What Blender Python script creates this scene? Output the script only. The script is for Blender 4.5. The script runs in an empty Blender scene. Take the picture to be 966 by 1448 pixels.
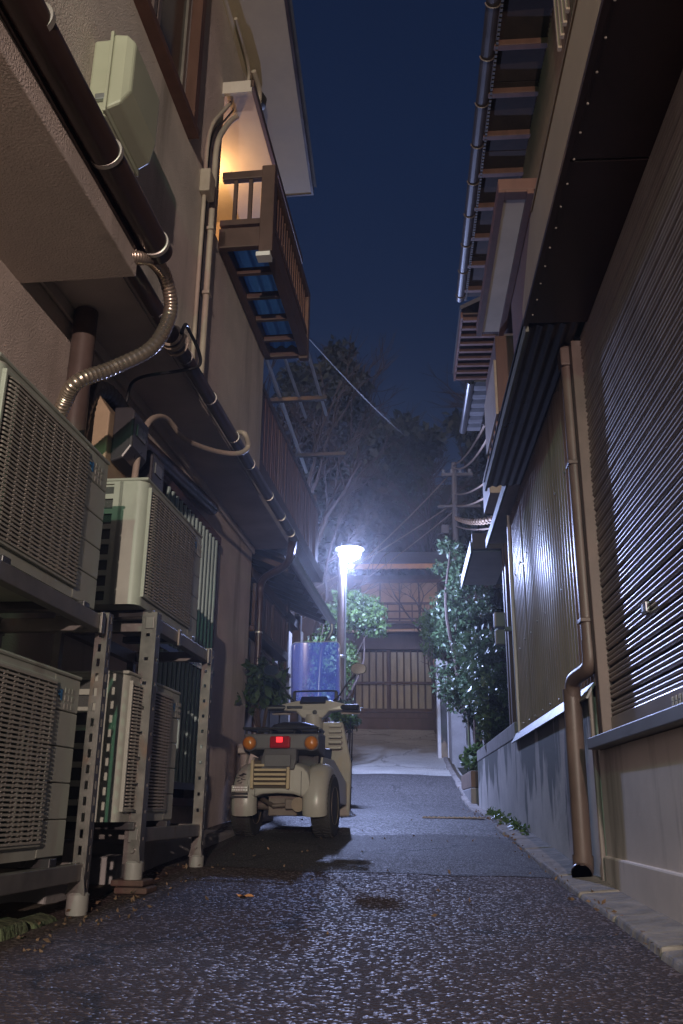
import bpy, math, random
import numpy as np
from mathutils import Vector, Matrix
random.seed(7); RNG = np.random.default_rng(11)
R = math.radians
scene = bpy.context.scene
col = scene.collection

# ------------------------------------------------------------------ camera
CAM_Z = 0.42
_p, _y, _r = R(18.5), R(4.0), R(0.6)
fw = Vector((-math.sin(_y)*math.cos(_p), math.cos(_y)*math.cos(_p), math.sin(_p)))
rt = Vector((math.cos(_y), math.sin(_y), 0)); up = rt.cross(fw)
rt, up = rt*math.cos(_r)+up*math.sin(_r), up*math.cos(_r)-rt*math.sin(_r)
cd = bpy.data.cameras.new('camera'); cam = bpy.data.objects.new('camera', cd); col.objects.link(cam)
cd.sensor_fit = 'VERTICAL'; cd.sensor_height = 36.0; cd.lens = 1250/1448*36
cd.clip_start = 0.05; cd.clip_end = 2000
cam.matrix_world = Matrix(((rt.x, up.x, -fw.x, 0), (rt.y, up.y, -fw.y, 0), (rt.z, up.z, -fw.z, CAM_Z), (0, 0, 0, 1)))
scene.camera = cam

# ------------------------------------------------------------------ night sky
w = bpy.data.worlds.new('World'); scene.world = w; w.use_nodes = True
nt = w.node_tree; N = nt.nodes; bg = N['Background']
sky = N.new('ShaderNodeTexSky'); sky.sky_type = 'NISHITA'; sky.sun_disc = False
sky.sun_elevation = R(-3.0); sky.sun_rotation = R(180)
tint = N.new('ShaderNodeMix'); tint.data_type = 'RGBA'; tint.blend_type = 'MULTIPLY'; tint.inputs[0].default_value = 1.0
tint.inputs[7].default_value = (0.32, 0.70, 1.58, 1)
nt.links.new(sky.outputs[0], tint.inputs[6])
_n = N.new('ShaderNodeTexNoise'); _n.inputs['Scale'].default_value = 2.2; _n.inputs['Detail'].default_value = 5
_r = N.new('ShaderNodeMapRange'); _r.inputs['To Min'].default_value = .78; _r.inputs['To Max'].default_value = 1.22; nt.links.new(_n.outputs[0], _r.inputs[0])
_m = N.new('ShaderNodeVectorMath'); _m.operation = 'SCALE'; nt.links.new(tint.outputs[2], _m.inputs[0]); nt.links.new(_r.outputs[0], _m.inputs['Scale'])
nt.links.new(_m.outputs[0], bg.inputs[0]); bg.inputs[1].default_value = 0.33

# ------------------------------------------------------------------ faint moonlit / town glow from down the lane
sd = bpy.data.lights.new('sun', 'SUN'); sun = bpy.data.objects.new('sun', sd); col.objects.link(sun)
sd.energy = 1.15; sd.angle = R(60); sd.color = (1.0, 0.80, 0.74)
_d = Vector((0.38, 0.83, -0.38)).normalized(); sun.rotation_euler = _d.to_track_quat('-Z', 'Y').to_euler()
scene.view_settings.view_transform = 'Standard'; scene.view_settings.look = 'None'
scene.view_settings.exposure = 0.35; scene.view_settings.gamma = 1.0
scene.view_settings.use_curve_mapping = False
scene.cycles.use_denoising = True
scene.cycles.max_bounces = 6; scene.cycles.diffuse_bounces = 3; scene.cycles.glossy_bounces = 3
scene.cycles.transparent_max_bounces = 8; scene.cycles.sample_clamp_indirect = 3.0
scene.cycles.caustics_reflective = False; scene.cycles.caustics_refractive = False

HAZE = 0.0022
LAMP_W, WARM_W, GREEN_W = 1050, 2300, 380

# ------------------------------------------------------------------ materials
MATS = {}
def mat(name, c, rough=0.7, metal=0.0, var=0.25, scale=6.0, bump=0.0, bscale=80.0, spec=0.4, c2=None, streak=0.0, detail=4.0, bdist=0.004, stain=None, rise=None):
    if name in MATS: return MATS[name]
    m = bpy.data.materials.new(name); m.use_nodes = True; t = m.node_tree; n = t.nodes; L = t.links
    b = n['Principled BSDF']; b.inputs['Roughness'].default_value = rough; b.inputs['Metallic'].default_value = metal
    b.inputs['Specular IOR Level'].default_value = spec
    tc = n.new('ShaderNodeTexCoord'); ge = n.new('ShaderNodeNewGeometry')
    mp = n.new('ShaderNodeMapping'); L.new(ge.outputs['Position'], mp.inputs[0])
    if streak: mp.inputs['Scale'].default_value = (1, 1, streak)
    nz = n.new('ShaderNodeTexNoise'); nz.inputs['Scale'].default_value = scale; nz.inputs['Detail'].default_value = detail; nz.inputs['Roughness'].default_value = 0.62
    L.new(mp.outputs[0], nz.inputs[0])
    rp = n.new('ShaderNodeValToRGB'); rp.color_ramp.elements[0].position = 0.30; rp.color_ramp.elements[1].position = 0.70
    ca = c2 if c2 else tuple(max(0, x*(1-var)) for x in c); cb = c if c2 else tuple(min(1, x*(1+var*0.5)) for x in c)
    rp.color_ramp.elements[0].color = (*ca, 1); rp.color_ramp.elements[1].color = (*cb, 1)
    L.new(nz.outputs[0], rp.inputs[0]); out = rp.outputs[0]
    if stain:   # (colour, noise scale, lower edge, upper edge, vertical squeeze)
        mp2 = n.new('ShaderNodeMapping'); mp2.inputs['Scale'].default_value = (1, 1, stain[4]); L.new(ge.outputs['Position'], mp2.inputs[0])
        n2 = n.new('ShaderNodeTexNoise'); n2.inputs['Scale'].default_value = stain[1]; n2.inputs['Detail'].default_value = 6; n2.inputs['Roughness'].default_value = .6
        L.new(mp2.outputs[0], n2.inputs[0])
        so = n2.outputs[0]
        if rise:   # rain stains hang from the top of the wall: (height, strength)
            sx = n.new('ShaderNodeSeparateXYZ'); L.new(ge.outputs['Position'], sx.inputs[0]); q1 = n.new('ShaderNodeMath'); q1.operation = 'SUBTRACT'; L.new(sx.outputs[2], q1.inputs[0]); q1.inputs[1].default_value = rise[0]
            q2 = n.new('ShaderNodeMath'); q2.operation = 'MULTIPLY_ADD'; L.new(q1.outputs[0], q2.inputs[0]); q2.inputs[1].default_value = rise[1]; L.new(n2.outputs[0], q2.inputs[2]); so = q2.outputs[0]
        r2 = n.new('ShaderNodeValToRGB'); r2.color_ramp.elements[0].position = stain[2]; r2.color_ramp.elements[1].position = stain[3]
        L.new(so, r2.inputs[0])
        mx = n.new('ShaderNodeMix'); mx.data_type = 'RGBA'; L.new(r2.outputs[0], mx.inputs[0]); L.new(out, mx.inputs[6]); mx.inputs[7].default_value = (*stain[0], 1)
        out = mx.outputs[2]
    L.new(out, b.inputs['Base Color'])
    rr = n.new('ShaderNodeMapRange'); rr.inputs['To Min'].default_value = max(0.03, rough-0.12); rr.inputs['To Max'].default_value = min(1, rough+0.12)
    L.new(nz.outputs[0], rr.inputs[0]); L.new(rr.outputs[0], b.inputs['Roughness'])
    if bump:
        nb = n.new('ShaderNodeTexNoise'); nb.inputs['Scale'].default_value = bscale; nb.inputs['Detail'].default_value = 3; L.new(ge.outputs['Position'], nb.inputs[0])
        bp = n.new('ShaderNodeBump'); bp.inputs['Strength'].default_value = bump; bp.inputs['Distance'].default_value = bdist
        L.new(nb.outputs[0], bp.inputs['Height']); L.new(bp.outputs[0], b.inputs['Normal'])
    MATS[name] = m; return m

def emat(name, c, s, base=(0.2, 0.2, 0.2)):
    m = bpy.data.materials.new(name); m.use_nodes = True; b = m.node_tree.nodes['Principled BSDF']
    b.inputs['Base Color'].default_value = (*base, 1); b.inputs['Emission Color'].default_value = (*c, 1); b.inputs['Emission Strength'].default_value = s
    MATS[name] = m; return m

def road_mat(name, chips, chipscale, base, light, rough, bump, stain=0.5):
    m = bpy.data.materials.new(name); m.use_nodes = True; t = m.node_tree; n = t.nodes; L = t.links; b = n['Principled BSDF']
    b.inputs['Specular IOR Level'].default_value = .28
    ge = n.new('ShaderNodeNewGeometry')
    v = n.new('ShaderNodeTexVoronoi'); v.inputs['Scale'].default_value = chipscale; L.new(ge.outputs['Position'], v.inputs[0])
    sep = n.new('ShaderNodeSeparateColor'); L.new(v.outputs['Color'], sep.inputs[0])
    r1 = n.new('ShaderNodeValToRGB'); e = r1.color_ramp.elements; e[0].position = 1-chips; e[0].color = (0, 0, 0, 1); e[1].position = 1-chips*0.55; e[1].color = (1, 1, 1, 1)
    L.new(sep.outputs[0], r1.inputs[0])
    big = n.new('ShaderNodeTexNoise'); big.inputs['Scale'].default_value = 1.3; big.inputs['Detail'].default_value = 6; big.inputs['Roughness'].default_value = .65; L.new(ge.outputs['Position'], big.inputs[0])
    rb = n.new('ShaderNodeValToRGB'); rb.color_ramp.elements[0].position = .32; rb.color_ramp.elements[1].position = .66
    rb.color_ramp.elements[0].color = (*[x*stain for x in base], 1); rb.color_ramp.elements[1].color = (*base, 1); L.new(big.outputs[0], rb.inputs[0])
    fine = n.new('ShaderNodeTexNoise'); fine.inputs['Scale'].default_value = 170; fine.inputs['Detail'].default_value = 2; L.new(ge.outputs['Position'], fine.inputs[0])
    mf = n.new('ShaderNodeMix'); mf.data_type = 'RGBA'; mf.blend_type = 'OVERLAY'; mf.inputs[0].default_value = .6; L.new(rb.outputs[0], mf.inputs[6]); L.new(fine.outputs[0], mf.inputs[7])
    mx = n.new('ShaderNodeMix'); mx.data_type = 'RGBA'; L.new(r1.outputs[0], mx.inputs[0]); L.new(mf.outputs[2], mx.inputs[6]); mx.inputs[7].default_value = (*light, 1)
    wv = n.new('ShaderNodeTexNoise'); wv.inputs['Scale'].default_value = 3.5; wv.inputs['Detail'].default_value = 5; L.new(ge.outputs['Position'], wv.inputs[0])
    wa = n.new('ShaderNodeVectorMath'); wa.operation = 'MULTIPLY_ADD'; L.new(wv.outputs['Color'], wa.inputs[0]); wa.inputs[1].default_value = (.5, .5, 0); L.new(ge.outputs['Position'], wa.inputs[2])
    vc = n.new('ShaderNodeTexVoronoi'); vc.feature = 'DISTANCE_TO_EDGE'; vc.inputs['Scale'].default_value = .55; L.new(wa.outputs[0], vc.inputs[0])
    rc = n.new('ShaderNodeValToRGB'); rc.color_ramp.elements[0].position = .0035; rc.color_ramp.elements[1].position = .009; rc.color_ramp.elements[0].color = (.35, .35, .35, 1); L.new(vc.outputs['Distance'], rc.inputs[0])
    mc = n.new('ShaderNodeMix'); mc.data_type = 'RGBA'; mc.blend_type = 'MULTIPLY'; mc.inputs[0].default_value = 1; L.new(mx.outputs[2], mc.inputs[6]); L.new(rc.outputs[0], mc.inputs[7])
    L.new(mc.outputs[2], b.inputs['Base Color'])
    rr = n.new('ShaderNodeMapRange'); rr.inputs['To Min'].default_value = rough-0.12; rr.inputs['To Max'].default_value = rough+0.2; L.new(big.outputs[0], rr.inputs[0])
    gm = n.new('ShaderNodeMix'); gm.data_type = 'FLOAT'; L.new(r1.outputs[0], gm.inputs[0]); L.new(rr.outputs[0], gm.inputs[2]); gm.inputs[3].default_value = .47; L.new(gm.outputs[0], b.inputs['Roughness'])
    inv = n.new('ShaderNodeMath'); inv.operation = 'SUBTRACT'; inv.inputs[0].default_value = 1.0; L.new(v.outputs['Distance'], inv.inputs[1])
    ad = n.new('ShaderNodeMath'); ad.operation = 'MULTIPLY_ADD'; L.new(sep.outputs[1], ad.inputs[0]); ad.inputs[1].default_value = 0.8; L.new(inv.outputs[0], ad.inputs[2])
    ad2 = n.new('ShaderNodeMath'); ad2.operation = 'MULTIPLY_ADD'; L.new(fine.outputs[0], ad2.inputs[0]); ad2.inputs[1].default_value = 0.5; L.new(ad.outputs[0], ad2.inputs[2])
    bp = n.new('ShaderNodeBump'); bp.inputs['Strength'].default_value = bump; bp.inputs['Distance'].default_value = 0.006; L.new(ad2.outputs[0], bp.inputs['Height']); L.new(bp.outputs[0], b.inputs['Normal'])
    MATS[name] = m; return m

stucco = mat('cream_stucco', (0.58, 0.495, 0.435), .85, bump=.7, bscale=120, var=.18, scale=2.2, bdist=.007, stain=((.25, .21, .175), 2.6, .55, .76, .14))
soffit_m = mat('grey_soffit', (0.52, 0.46, 0.42), .85, bump=.4, bscale=120, var=.2, scale=2.5)
white_soffit = mat('white_soffit', (0.58, 0.55, 0.50), .7, var=.14, scale=3, bump=.1)
brown_pvc = mat('dark_brown_pvc', (0.050, 0.028, 0.024), .32, var=.3, scale=4, spec=.5)
brown_pipe = mat('brown_pipe', (0.100, 0.070, 0.060), .45, var=.3, scale=5, stain=((.055, .04, .035), 6, .55, .8, .2))
band_m = mat('pale_band', (0.50, 0.46, 0.42), .4, metal=.5)
ac_m = mat('ac_cream_green_lit', (0.335, 0.355, 0.30), .45, var=.14, scale=5, stain=((.19, .165, .135), 5.0, .54, .80, .18))  # cream paint with the green fill light tinted into it
ac_grille = mat('ac_grille', (0.30, 0.275, 0.24), .5, var=.12)
dark_m = mat('dark_recess', (0.018, 0.018, 0.018), .8)
coil_m = mat('coil_fins', (0.05, 0.055, 0.05), .55, bump=.6, bscale=260)
blue_m = mat('blue_badge', (0.03, 0.16, 0.35), .4, var=.05)
galv = mat('galvanised_steel', (0.155, 0.138, 0.13), .42, metal=.75, var=.3, scale=14, stain=((.17, .10, .07), 9, .58, .75, .6))
galv_plain = mat('weathered_steel', (0.18, 0.165, 0.155), .48, metal=.55, var=.3, scale=10, stain=((.15, .09, .06), 7, .6, .8, .5))
cup_m = mat('plastic_cup', (0.23, 0.215, 0.20), .5, var=.15)
hose_m = mat('beige_hose', (0.38, 0.31, 0.25), .55, var=.2)
flex_m = mat('flex_metal', (0.52, 0.42, 0.34), .28, metal=.85, var=.15)
black_m = mat('black_plastic', (0.016, 0.016, 0.018), .45, var=.3)
rubber = mat('tyre_rubber', (0.030, 0.028, 0.028), .75, var=.3, bump=.2, bscale=60)
meter_beige = mat('meter_board', (0.42, 0.31, 0.20), .55, var=.15)
meter_dark = mat('meter_dark', (0.055, 0.052, 0.058), .3, var=.1)
box_m = mat('pale_green_box', (0.38, 0.385, 0.285), .5, var=.1, scale=4, stain=((.34, .32, .22), 4, .6, .85, .3))
wood_br = mat('dark_brown_wood', (0.065, 0.040, 0.031), .6, var=.35, scale=9, streak=.2)
wood_red = mat('red_brown_wood', (0.11, 0.052, 0.038), .55, var=.3, scale=9, streak=.2)
wood_warm = mat('warm_wood', (0.26, 0.13, 0.07), .6, var=.3, scale=10, streak=.25)
balc_m = mat('balcony_brown', (0.085, 0.050, 0.040), .5, var=.25)
blue_sheet = mat('blue_sheet', (0.010, 0.036, 0.16), .38, var=.3, scale=6)
def _translucent(m, c, f):
    t = m.node_tree; n = t.nodes; tr = n.new('ShaderNodeBsdfTranslucent'); tr.inputs[0].default_value = (*c, 1); mx = n.new('ShaderNodeMixShader'); mx.inputs[0].default_value = f
    t.links.new(n['Principled BSDF'].outputs[0], mx.inputs[1]); t.links.new(tr.outputs[0], mx.inputs[2]); t.links.new(mx.outputs[0], n['Material Output'].inputs[0])
_translucent(blue_sheet, (.02, .12, .75), .6)
win_glass = mat('dark_glass', (0.035, 0.030, 0.026), .08, var=.1, spec=.6)
alu = mat('brushed_aluminium', (0.42, 0.44, 0.45), .35, metal=.8, var=.15)
greenbar = mat('grey_green_bar', (0.30, 0.40, 0.38), .4, metal=.2, var=.1)
concrete = mat('concrete', (0.27, 0.26, 0.255), .8, bump=.5, bscale=45, var=.25, scale=3)
concrete_st = mat('stained_concrete', (0.56, 0.53, 0.50), .72, bump=.5, bscale=40, var=.25, scale=3, stain=((.12, .125, .11), 2.3, .50, .55, .30), rise=(.60, .26))
beige_wall = mat('beige_render', (0.62, 0.555, 0.52), .7, bump=.25, bscale=30, var=.14, scale=2.4, stain=((.22, .19, .16), 3.2, .53, .70, .16), rise=(.35, .12))
corr_m = mat('corrugated_beige', (0.47, 0.37, 0.305), .36, metal=.12, var=.14, scale=4, stain=((.18, .135, .10), 3.5, .55, .8, .15))
flash_m = mat('sheet_flashing', (0.17, 0.175, 0.18), .5, metal=.35, var=.2)
edge_m = mat('pale_edge', (0.13, 0.14, 0.12), .6, var=.3)
shutter_m = mat('shutter_steel', (0.31, 0.265, 0.255), .34, metal=.3, var=.2, scale=5)
canopy_m = mat('brown_canopy', (0.036, 0.019, 0.020), .35, var=.2)
fascia_m = mat('beige_fascia', (0.36, 0.28, 0.205), .6, var=.14, scale=3, stain=((.20, .15, .10), 3, .55, .8, .2))
siding_m = mat('brown_siding', (0.17, 0.125, 0.09), .6, var=.2)
dark_metal = mat('dark_metal_sheet', (0.055, 0.052, 0.055), .32, metal=.5, var=.25)
tile_m = mat('roof_tile', (0.085, 0.080, 0.082), .5, var=.3, scale=8)
scoot_m = mat('scooter_cream', (0.31, 0.29, 0.255), .34, var=.10, scale=5, stain=((.34, .27, .19), 5, .6, .85, .6))
scoot_gr = mat('scooter_grey', (0.085, 0.080, 0.082), .5, var=.15)
scoot_yel = mat('scooter_vent', (0.36, 0.28, 0.17), .45, var=.1)  # vent slat tone, yellowed to carry the light on the slats
seat_m = mat('seat_vinyl', (0.022, 0.021, 0.023), .42, var=.2)
amber = mat('amber_lens', (0.38, 0.125, 0.015), .15, var=.1, spec=.6)
redl = mat('red_lens', (0.26, 0.012, 0.015), .15, var=.1, spec=.6)
rimm = mat('wheel_rim', (0.40, 0.33, 0.23), .4, metal=.3)
chrome = mat('mirror_glass', (0.55, 0.57, 0.6), .05, metal=1.0, var=.03)
pot_m = mat('white_pot', (0.50, 0.44, 0.40), .6, var=.18)
bark = mat('bark', (0.060, 0.043, 0.034), .85, bump=.7, bscale=40, var=.4)
twig_m = mat('twig', (0.062, 0.048, 0.044), .8, var=.3)
gate_panel = mat('gate_panel', (0.27, 0.245, 0.18), .7, var=.3, scale=12, streak=.15)
cable_m = mat('cable', (0.22, 0.16, 0.12), .6)
pole_m = mat('concrete_pole', (0.10, 0.085, 0.075), .8, var=.2)
cream_h = mat('house_plaster', (0.34, 0.29, 0.24), .8, var=.2, bump=.3)
brick_m = mat('red_brick', (0.085, 0.048, 0.038), .85, var=.35, scale=20, bump=.6, bscale=60)
moss = mat('moss_stone', (0.13, 0.14, 0.085), .95, c2=(0.055, 0.075, 0.03), scale=14, bump=1.0, bscale=40, bdist=.012)
soil = mat('soil', (0.075, 0.058, 0.040), .95, var=.4, scale=8, bump=.8, bscale=50)
hill_m = mat('hill_soil', (0.035, 0.035, 0.022), .95, var=.4, scale=.6)
white_paint = mat('white_paint', (0.7, 0.7, 0.68), .5, var=.08)
orange_leaf = mat('dry_leaf', (0.55, 0.25, 0.10), .7, var=.2)
label_gr = mat('grey_sticker', (0.27, 0.25, 0.22), .5, var=.1)
ink = mat('ink', (0.015, 0.015, 0.018), .5)
asph = road_mat('asphalt_coarse', .24, 105, (0.056, 0.034, 0.030), (0.13, 0.095, 0.09), .84, .75, .35)
asph_s = road_mat('asphalt_fine', .24, 210, (0.042, 0.037, 0.038), (0.085, 0.08, 0.08), .74, .5, .7)
asph_m = road_mat('asphalt_mid', .34, 95, (0.048, 0.043, 0.042), (0.15, 0.145, 0.145), .66, .7, .7)
conc_road = road_mat('concrete_road', .25, 130, (0.40, 0.39, 0.36), (0.46, 0.45, 0.43), .75, .5, .62)

def leaf_mat(name, c, trans=.25, rough=.42):
    m = bpy.data.materials.new(name); m.use_nodes = True; t = m.node_tree; n = t.nodes; L = t.links; b = n['Principled BSDF']
    b.inputs['Roughness'].default_value = rough; b.inputs['Specular IOR Level'].default_value = .5
    ge = n.new('ShaderNodeNewGeometry'); nz = n.new('ShaderNodeTexNoise'); nz.inputs['Scale'].default_value = 3.5; nz.inputs['Detail'].default_value = 4; L.new(ge.outputs['Position'], nz.inputs[0])
    rp = n.new('ShaderNodeValToRGB'); rp.color_ramp.elements[0].position = .3; rp.color_ramp.elements[1].position = .72
    rp.color_ramp.elements[0].color = (*[x*.55 for x in c], 1); rp.color_ramp.elements[1].color = (*[min(1, x*1.5) for x in c], 1)
    L.new(nz.outputs[0], rp.inputs[0]); L.new(rp.outputs[0], b.inputs['Base Color'])
    tr = n.new('ShaderNodeBsdfTranslucent'); L.new(rp.outputs[0], tr.inputs[0]); mx = n.new('ShaderNodeMixShader'); mx.inputs[0].default_value = trans
    L.new(b.outputs[0], mx.inputs[1]); L.new(tr.outputs[0], mx.inputs[2]); L.new(mx.outputs[0], n['Material Output'].inputs[0])
    MATS[name] = m; return m
leaf_dk = leaf_mat('evergreen_leaf', (0.040, 0.070, 0.030))
leaf_lt = leaf_mat('bright_leaf', (0.075, 0.13, 0.035), .35)
leaf_far = leaf_mat('forest_leaf', (0.026, 0.034, 0.018), .1, .7)
leaf_brown = leaf_mat('dry_forest_leaf', (0.036, 0.028, 0.020), .1, .7)

# ------------------------------------------------------------------ mesh builder
class B:
    def __init__(s): s.v = []; s.f = []
    def add(s, vs, fs):
        o = len(s.v); s.v += [tuple(map(float, p)) for p in vs]; s.f += [tuple(i+o for i in f) for f in fs]; return s
    def box(s, x0, x1, y0, y1, z0, z1):
        return s.add([(x0, y0, z0), (x1, y0, z0), (x1, y1, z0), (x0, y1, z0), (x0, y0, z1), (x1, y0, z1), (x1, y1, z1), (x0, y1, z1)],
                     [(0, 3, 2, 1), (4, 5, 6, 7), (0, 1, 5, 4), (1, 2, 6, 5), (2, 3, 7, 6), (3, 0, 4, 7)])
    def beam(s, a, b, w, h, upv=(0, 0, 1)):
        a, b = Vector(a), Vector(b); d = (b-a).normalized(); u = Vector(upv); sx = d.cross(u).normalized(); u = sx.cross(d)
        vs = []
        for p in (a, b):
            for i, j in ((-1, -1), (1, -1), (1, 1), (-1, 1)): vs.append(p+sx*(w/2*i)+u*(h/2*j))
        return s.add(vs, [(0, 1, 2, 3), (7, 6, 5, 4), (0, 4, 5, 1), (1, 5, 6, 2), (2, 6, 7, 3), (3, 7, 4, 0)])
    def tube(s, pts, r, seg=10, cap=True):
        pts = [Vector(p) for p in pts]; n = len(pts); rs = r if hasattr(r, '__len__') else [r]*n
        vs = []; prev = None
        for i, p in enumerate(pts):
            d = (pts[min(i+1, n-1)]-pts[max(i-1, 0)]).normalized()
            if prev is None: a = d.cross(Vector((0, 0, 1))) if abs(d.z) < .9 else d.cross(Vector((1, 0, 0)))
            else: a = prev-d*prev.dot(d)
            a.normalize(); prev = a; b = d.cross(a)
            for k in range(seg):
                t = 2*math.pi*k/seg; vs.append(p+(a*math.cos(t)+b*math.sin(t))*rs[i])
        fs = [(i*seg+k, i*seg+(k+1) % seg, (i+1)*seg+(k+1) % seg, (i+1)*seg+k) for i in range(n-1) for k in range(seg)]
        if cap: fs += [tuple(range(seg))[::-1], tuple((n-1)*seg+k for k in range(seg))]
        return s.add(vs, fs)
    def lathe(s, c, prof, seg=20, axis='z'):
        vs = []
        for r, h in prof:
            for k in range(seg):
                t = 2*math.pi*k/seg; a, b = r*math.cos(t), r*math.sin(t)
                p = {'z': (a, b, h), 'y': (a, h, b), 'x': (h, a, b)}[axis]
                vs.append((c[0]+p[0], c[1]+p[1], c[2]+p[2]))
        m = len(prof)
        fs = [(i*seg+k, i*seg+(k+1) % seg, (i+1)*seg+(k+1) % seg, (i+1)*seg+k) for i in range(m-1) for k in range(seg)]
        fs += [tuple(range(seg))[::-1], tuple((m-1)*seg+k for k in range(seg))]
        return s.add(vs, fs)
    def prism(s, poly, axis, a, b):
        """poly in the two other axes (in order x,y,z without axis), extruded from a to b"""
        f = {'x': lambda p, t: (t, p[0], p[1]), 'y': lambda p, t: (p[0], t, p[1]), 'z': lambda p, t: (p[0], p[1], t)}[axis]
        n = len(poly)
        return s.add([f(p, a) for p in poly]+[f(p, b) for p in poly],
                     [tuple(range(n)), tuple(range(2*n-1, n-1, -1))]+[(i, i+n, (i+1) % n+n, (i+1) % n) for i in range(n)])
    def loft(s, rings, cap=True):
        n = len(rings[0]); vs = [p for r in rings for p in r]
        fs = [(i*n+k, i*n+(k+1) % n, (i+1)*n+(k+1) % n, (i+1)*n+k) for i in range(len(rings)-1) for k in range(n)]
        if cap: fs += [tuple(range(n))[::-1], tuple((len(rings)-1)*n+k for k in range(n))]
        return s.add(vs, fs)
    def grid(s, fn, us, vs_):
        vs = [fn(a, b) for a in us for b in vs_]; m = len(vs_)
        return s.add(vs, [(i*m+j, (i+1)*m+j, (i+1)*m+j+1, i*m+j+1) for i in range(len(us)-1) for j in range(m-1)])
    def mesh(s, name, off=(0, 0, 0)):
        me = bpy.data.meshes.new(name); me.from_pydata([(x-off[0], y-off[1], z-off[2]) for x, y, z in s.v], [], s.f)
        import bmesh
        bm = bmesh.new(); bm.from_mesh(me); bmesh.ops.recalc_face_normals(bm, faces=bm.faces); bm.to_mesh(me); bm.free()
        return me

def fin(o, smooth=False, bevel=0.0, seg=2):
    if bevel:
        md = o.modifiers.new('bevel', 'BEVEL'); md.width = bevel; md.segments = seg; md.limit_method = 'ANGLE'; md.angle_limit = R(40); md.harden_normals = False
    if smooth:
        me = o.data
        me.polygons.foreach_set('use_smooth', [True]*len(me.polygons))
        try: me.set_sharp_from_angle(angle=R(40))
        except Exception: pass
    return o

LROT = R(-3.0)   # the left-hand house stands turned three degrees
class Thing:
    """An Empty at the thing's base; parts are given in world (or left-house 'l') coordinates."""
    def __init__(s, name, label, cat, base, frame='w', rot=None, group=None):
        s.base = Vector(base); s.o = bpy.data.objects.new(name, None); col.objects.link(s.o); s.o.empty_display_size = .1
        th = rot if rot is not None else (LROT if frame == 'l' else 0.0)
        s.o.rotation_euler = (0, 0, th)
        s.local = rot is not None      # a thing with its own frame: part coordinates are local
        s.o.location = s.base if frame == 'w' else Matrix.Rotation(LROT, 3, 'Z') @ s.base
        s.o['label'] = label; s.o['category'] = cat
        if group: s.o['group'] = group
    def part(s, name, b, m, parent=None, smooth=False, bevel=0.0, label=None, stuff=False, seg=2):
        o = bpy.data.objects.new(name, b.mesh(name, (0, 0, 0) if s.local else s.base)); o.data.materials.append(m); col.objects.link(o)
        o.parent = parent if parent else s.o
        if label: o['label'] = label
        if stuff: o['kind'] = 'stuff'
        return fin(o, smooth, bevel, seg)
    def again(s, o, dx, dy, dz, parent=None):
        c = o.copy(); col.objects.link(c); c.parent = parent if parent else o.parent; c.location = Vector(o.location)+Vector((dx, dy, dz)); return c

def solo(name, b, m, label, cat, base, frame='w', smooth=False, bevel=0.0, group=None, kind=None):
    o = bpy.data.objects.new(name, b.mesh(name, base)); o.data.materials.append(m); col.objects.link(o)
    if frame == 'l': o.rotation_euler = (0, 0, LROT); o.location = Matrix.Rotation(LROT, 3, 'Z') @ Vector(base)
    else: o.location = base
    if kind: o['kind'] = kind
    if label: o['label'] = label
    if cat: o['category'] = cat
    if group: o['group'] = group
    return fin(o, smooth, bevel)

def arc(pts, n=6):
    """Catmull-Rom through the points"""
    P = [Vector(p) for p in pts]; P = [P[0]*2-P[1]]+P+[P[-1]*2-P[-2]]; out = []
    for i in range(1, len(P)-2):
        for k in range(n):
            t = k/n; a, b, c, d = P[i-1], P[i], P[i+1], P[i+2]
            out.append(0.5*((2*b)+(c-a)*t+(2*a-5*b+4*c-d)*t*t+(3*b-a-3*c+d)*t**3))
    return out+[P[-2]]

# ------------------------------------------------------------------ ground and road
GY = [-40, -12, 0, 2, 3.05, 4.4, 6, 7.7, 9.4, 10.6, 12.3, 16, 19, 23.1, 24.2, 26, 34, 60, 300]
GZ = [-2.4, -.62, -.02, .03, .068, .122, .222, .325, .375, .41, .59, 1.045, 1.515, 2.27, 2.45, 2.60, 4.0, 10, 60]
def gz(y): return float(np.interp(y, GY, GZ))*.5+.25*float(np.interp(y-.35, GY, GZ))+.25*float(np.interp(y+.35, GY, GZ))
def lx(v, u): return Matrix.Rotation(LROT, 3, 'Z') @ Vector((v, u, 0))

b = B(); ys = [-60, -40, -20, -12, -6] + [i*.75 for i in range(0, 36)] + [28, 30, 34, 40, 50, 60, 90, 150, 300]
def hill(x, y):
    z = gz(y)-.06
    if y > 27: z = 2.9+(y-27)*.30+max(0, y-33)*.36 if y < 62 else 2.9+35*.30+29*.36+(y-62)*.03
    return z
b.grid(lambda x, y: (x, y, hill(x, y)), [-300, -120, -60, -30, -14, -7, -3.4, 0, 1.6, 3.4, 7, 14, 30, 60, 120, 300], ys)
solo('ground', b, hill_m, None, None, (0, 0, 0), kind='structure', smooth=True)
def road(name, y0, y1, m, dz, x0=-2.6, x1=.97, n=44, rag=.05):
    b = B(); nn = max(3, int((y1-y0)/.3)); xs = [x0+(x1-x0)*i/n for i in range(n+1)]
    e0 = {x: rag*(math.sin(x*3.1+y0)+.5*math.sin(x*9.7+y0*2)+random.uniform(-.35, .35)) for x in xs}; e1 = {x: rag*(math.sin(x*2.7+y1)+.5*math.sin(x*8.3+y1)+random.uniform(-.35, .35)) for x in xs}
    def pt(x, t): y = y0+(y1-y0)*t+e0[x]*(1-t)**6+e1[x]*t**6; return (x, y, gz(y)+dz+.012*math.cos((x+.8)*1.3)+.004*math.sin(x*5+y*3))
    b.grid(pt, xs, [i/nn for i in range(nn+1)])
    return solo(name, b, m, None, None, (0, 0, 0), kind='structure', smooth=True)
road('asphalt_road', -14, 4.75, asph, 0, rag=0)
road('asphalt_patch', 4.46, 6.35, asph_s, .0025)
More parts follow.
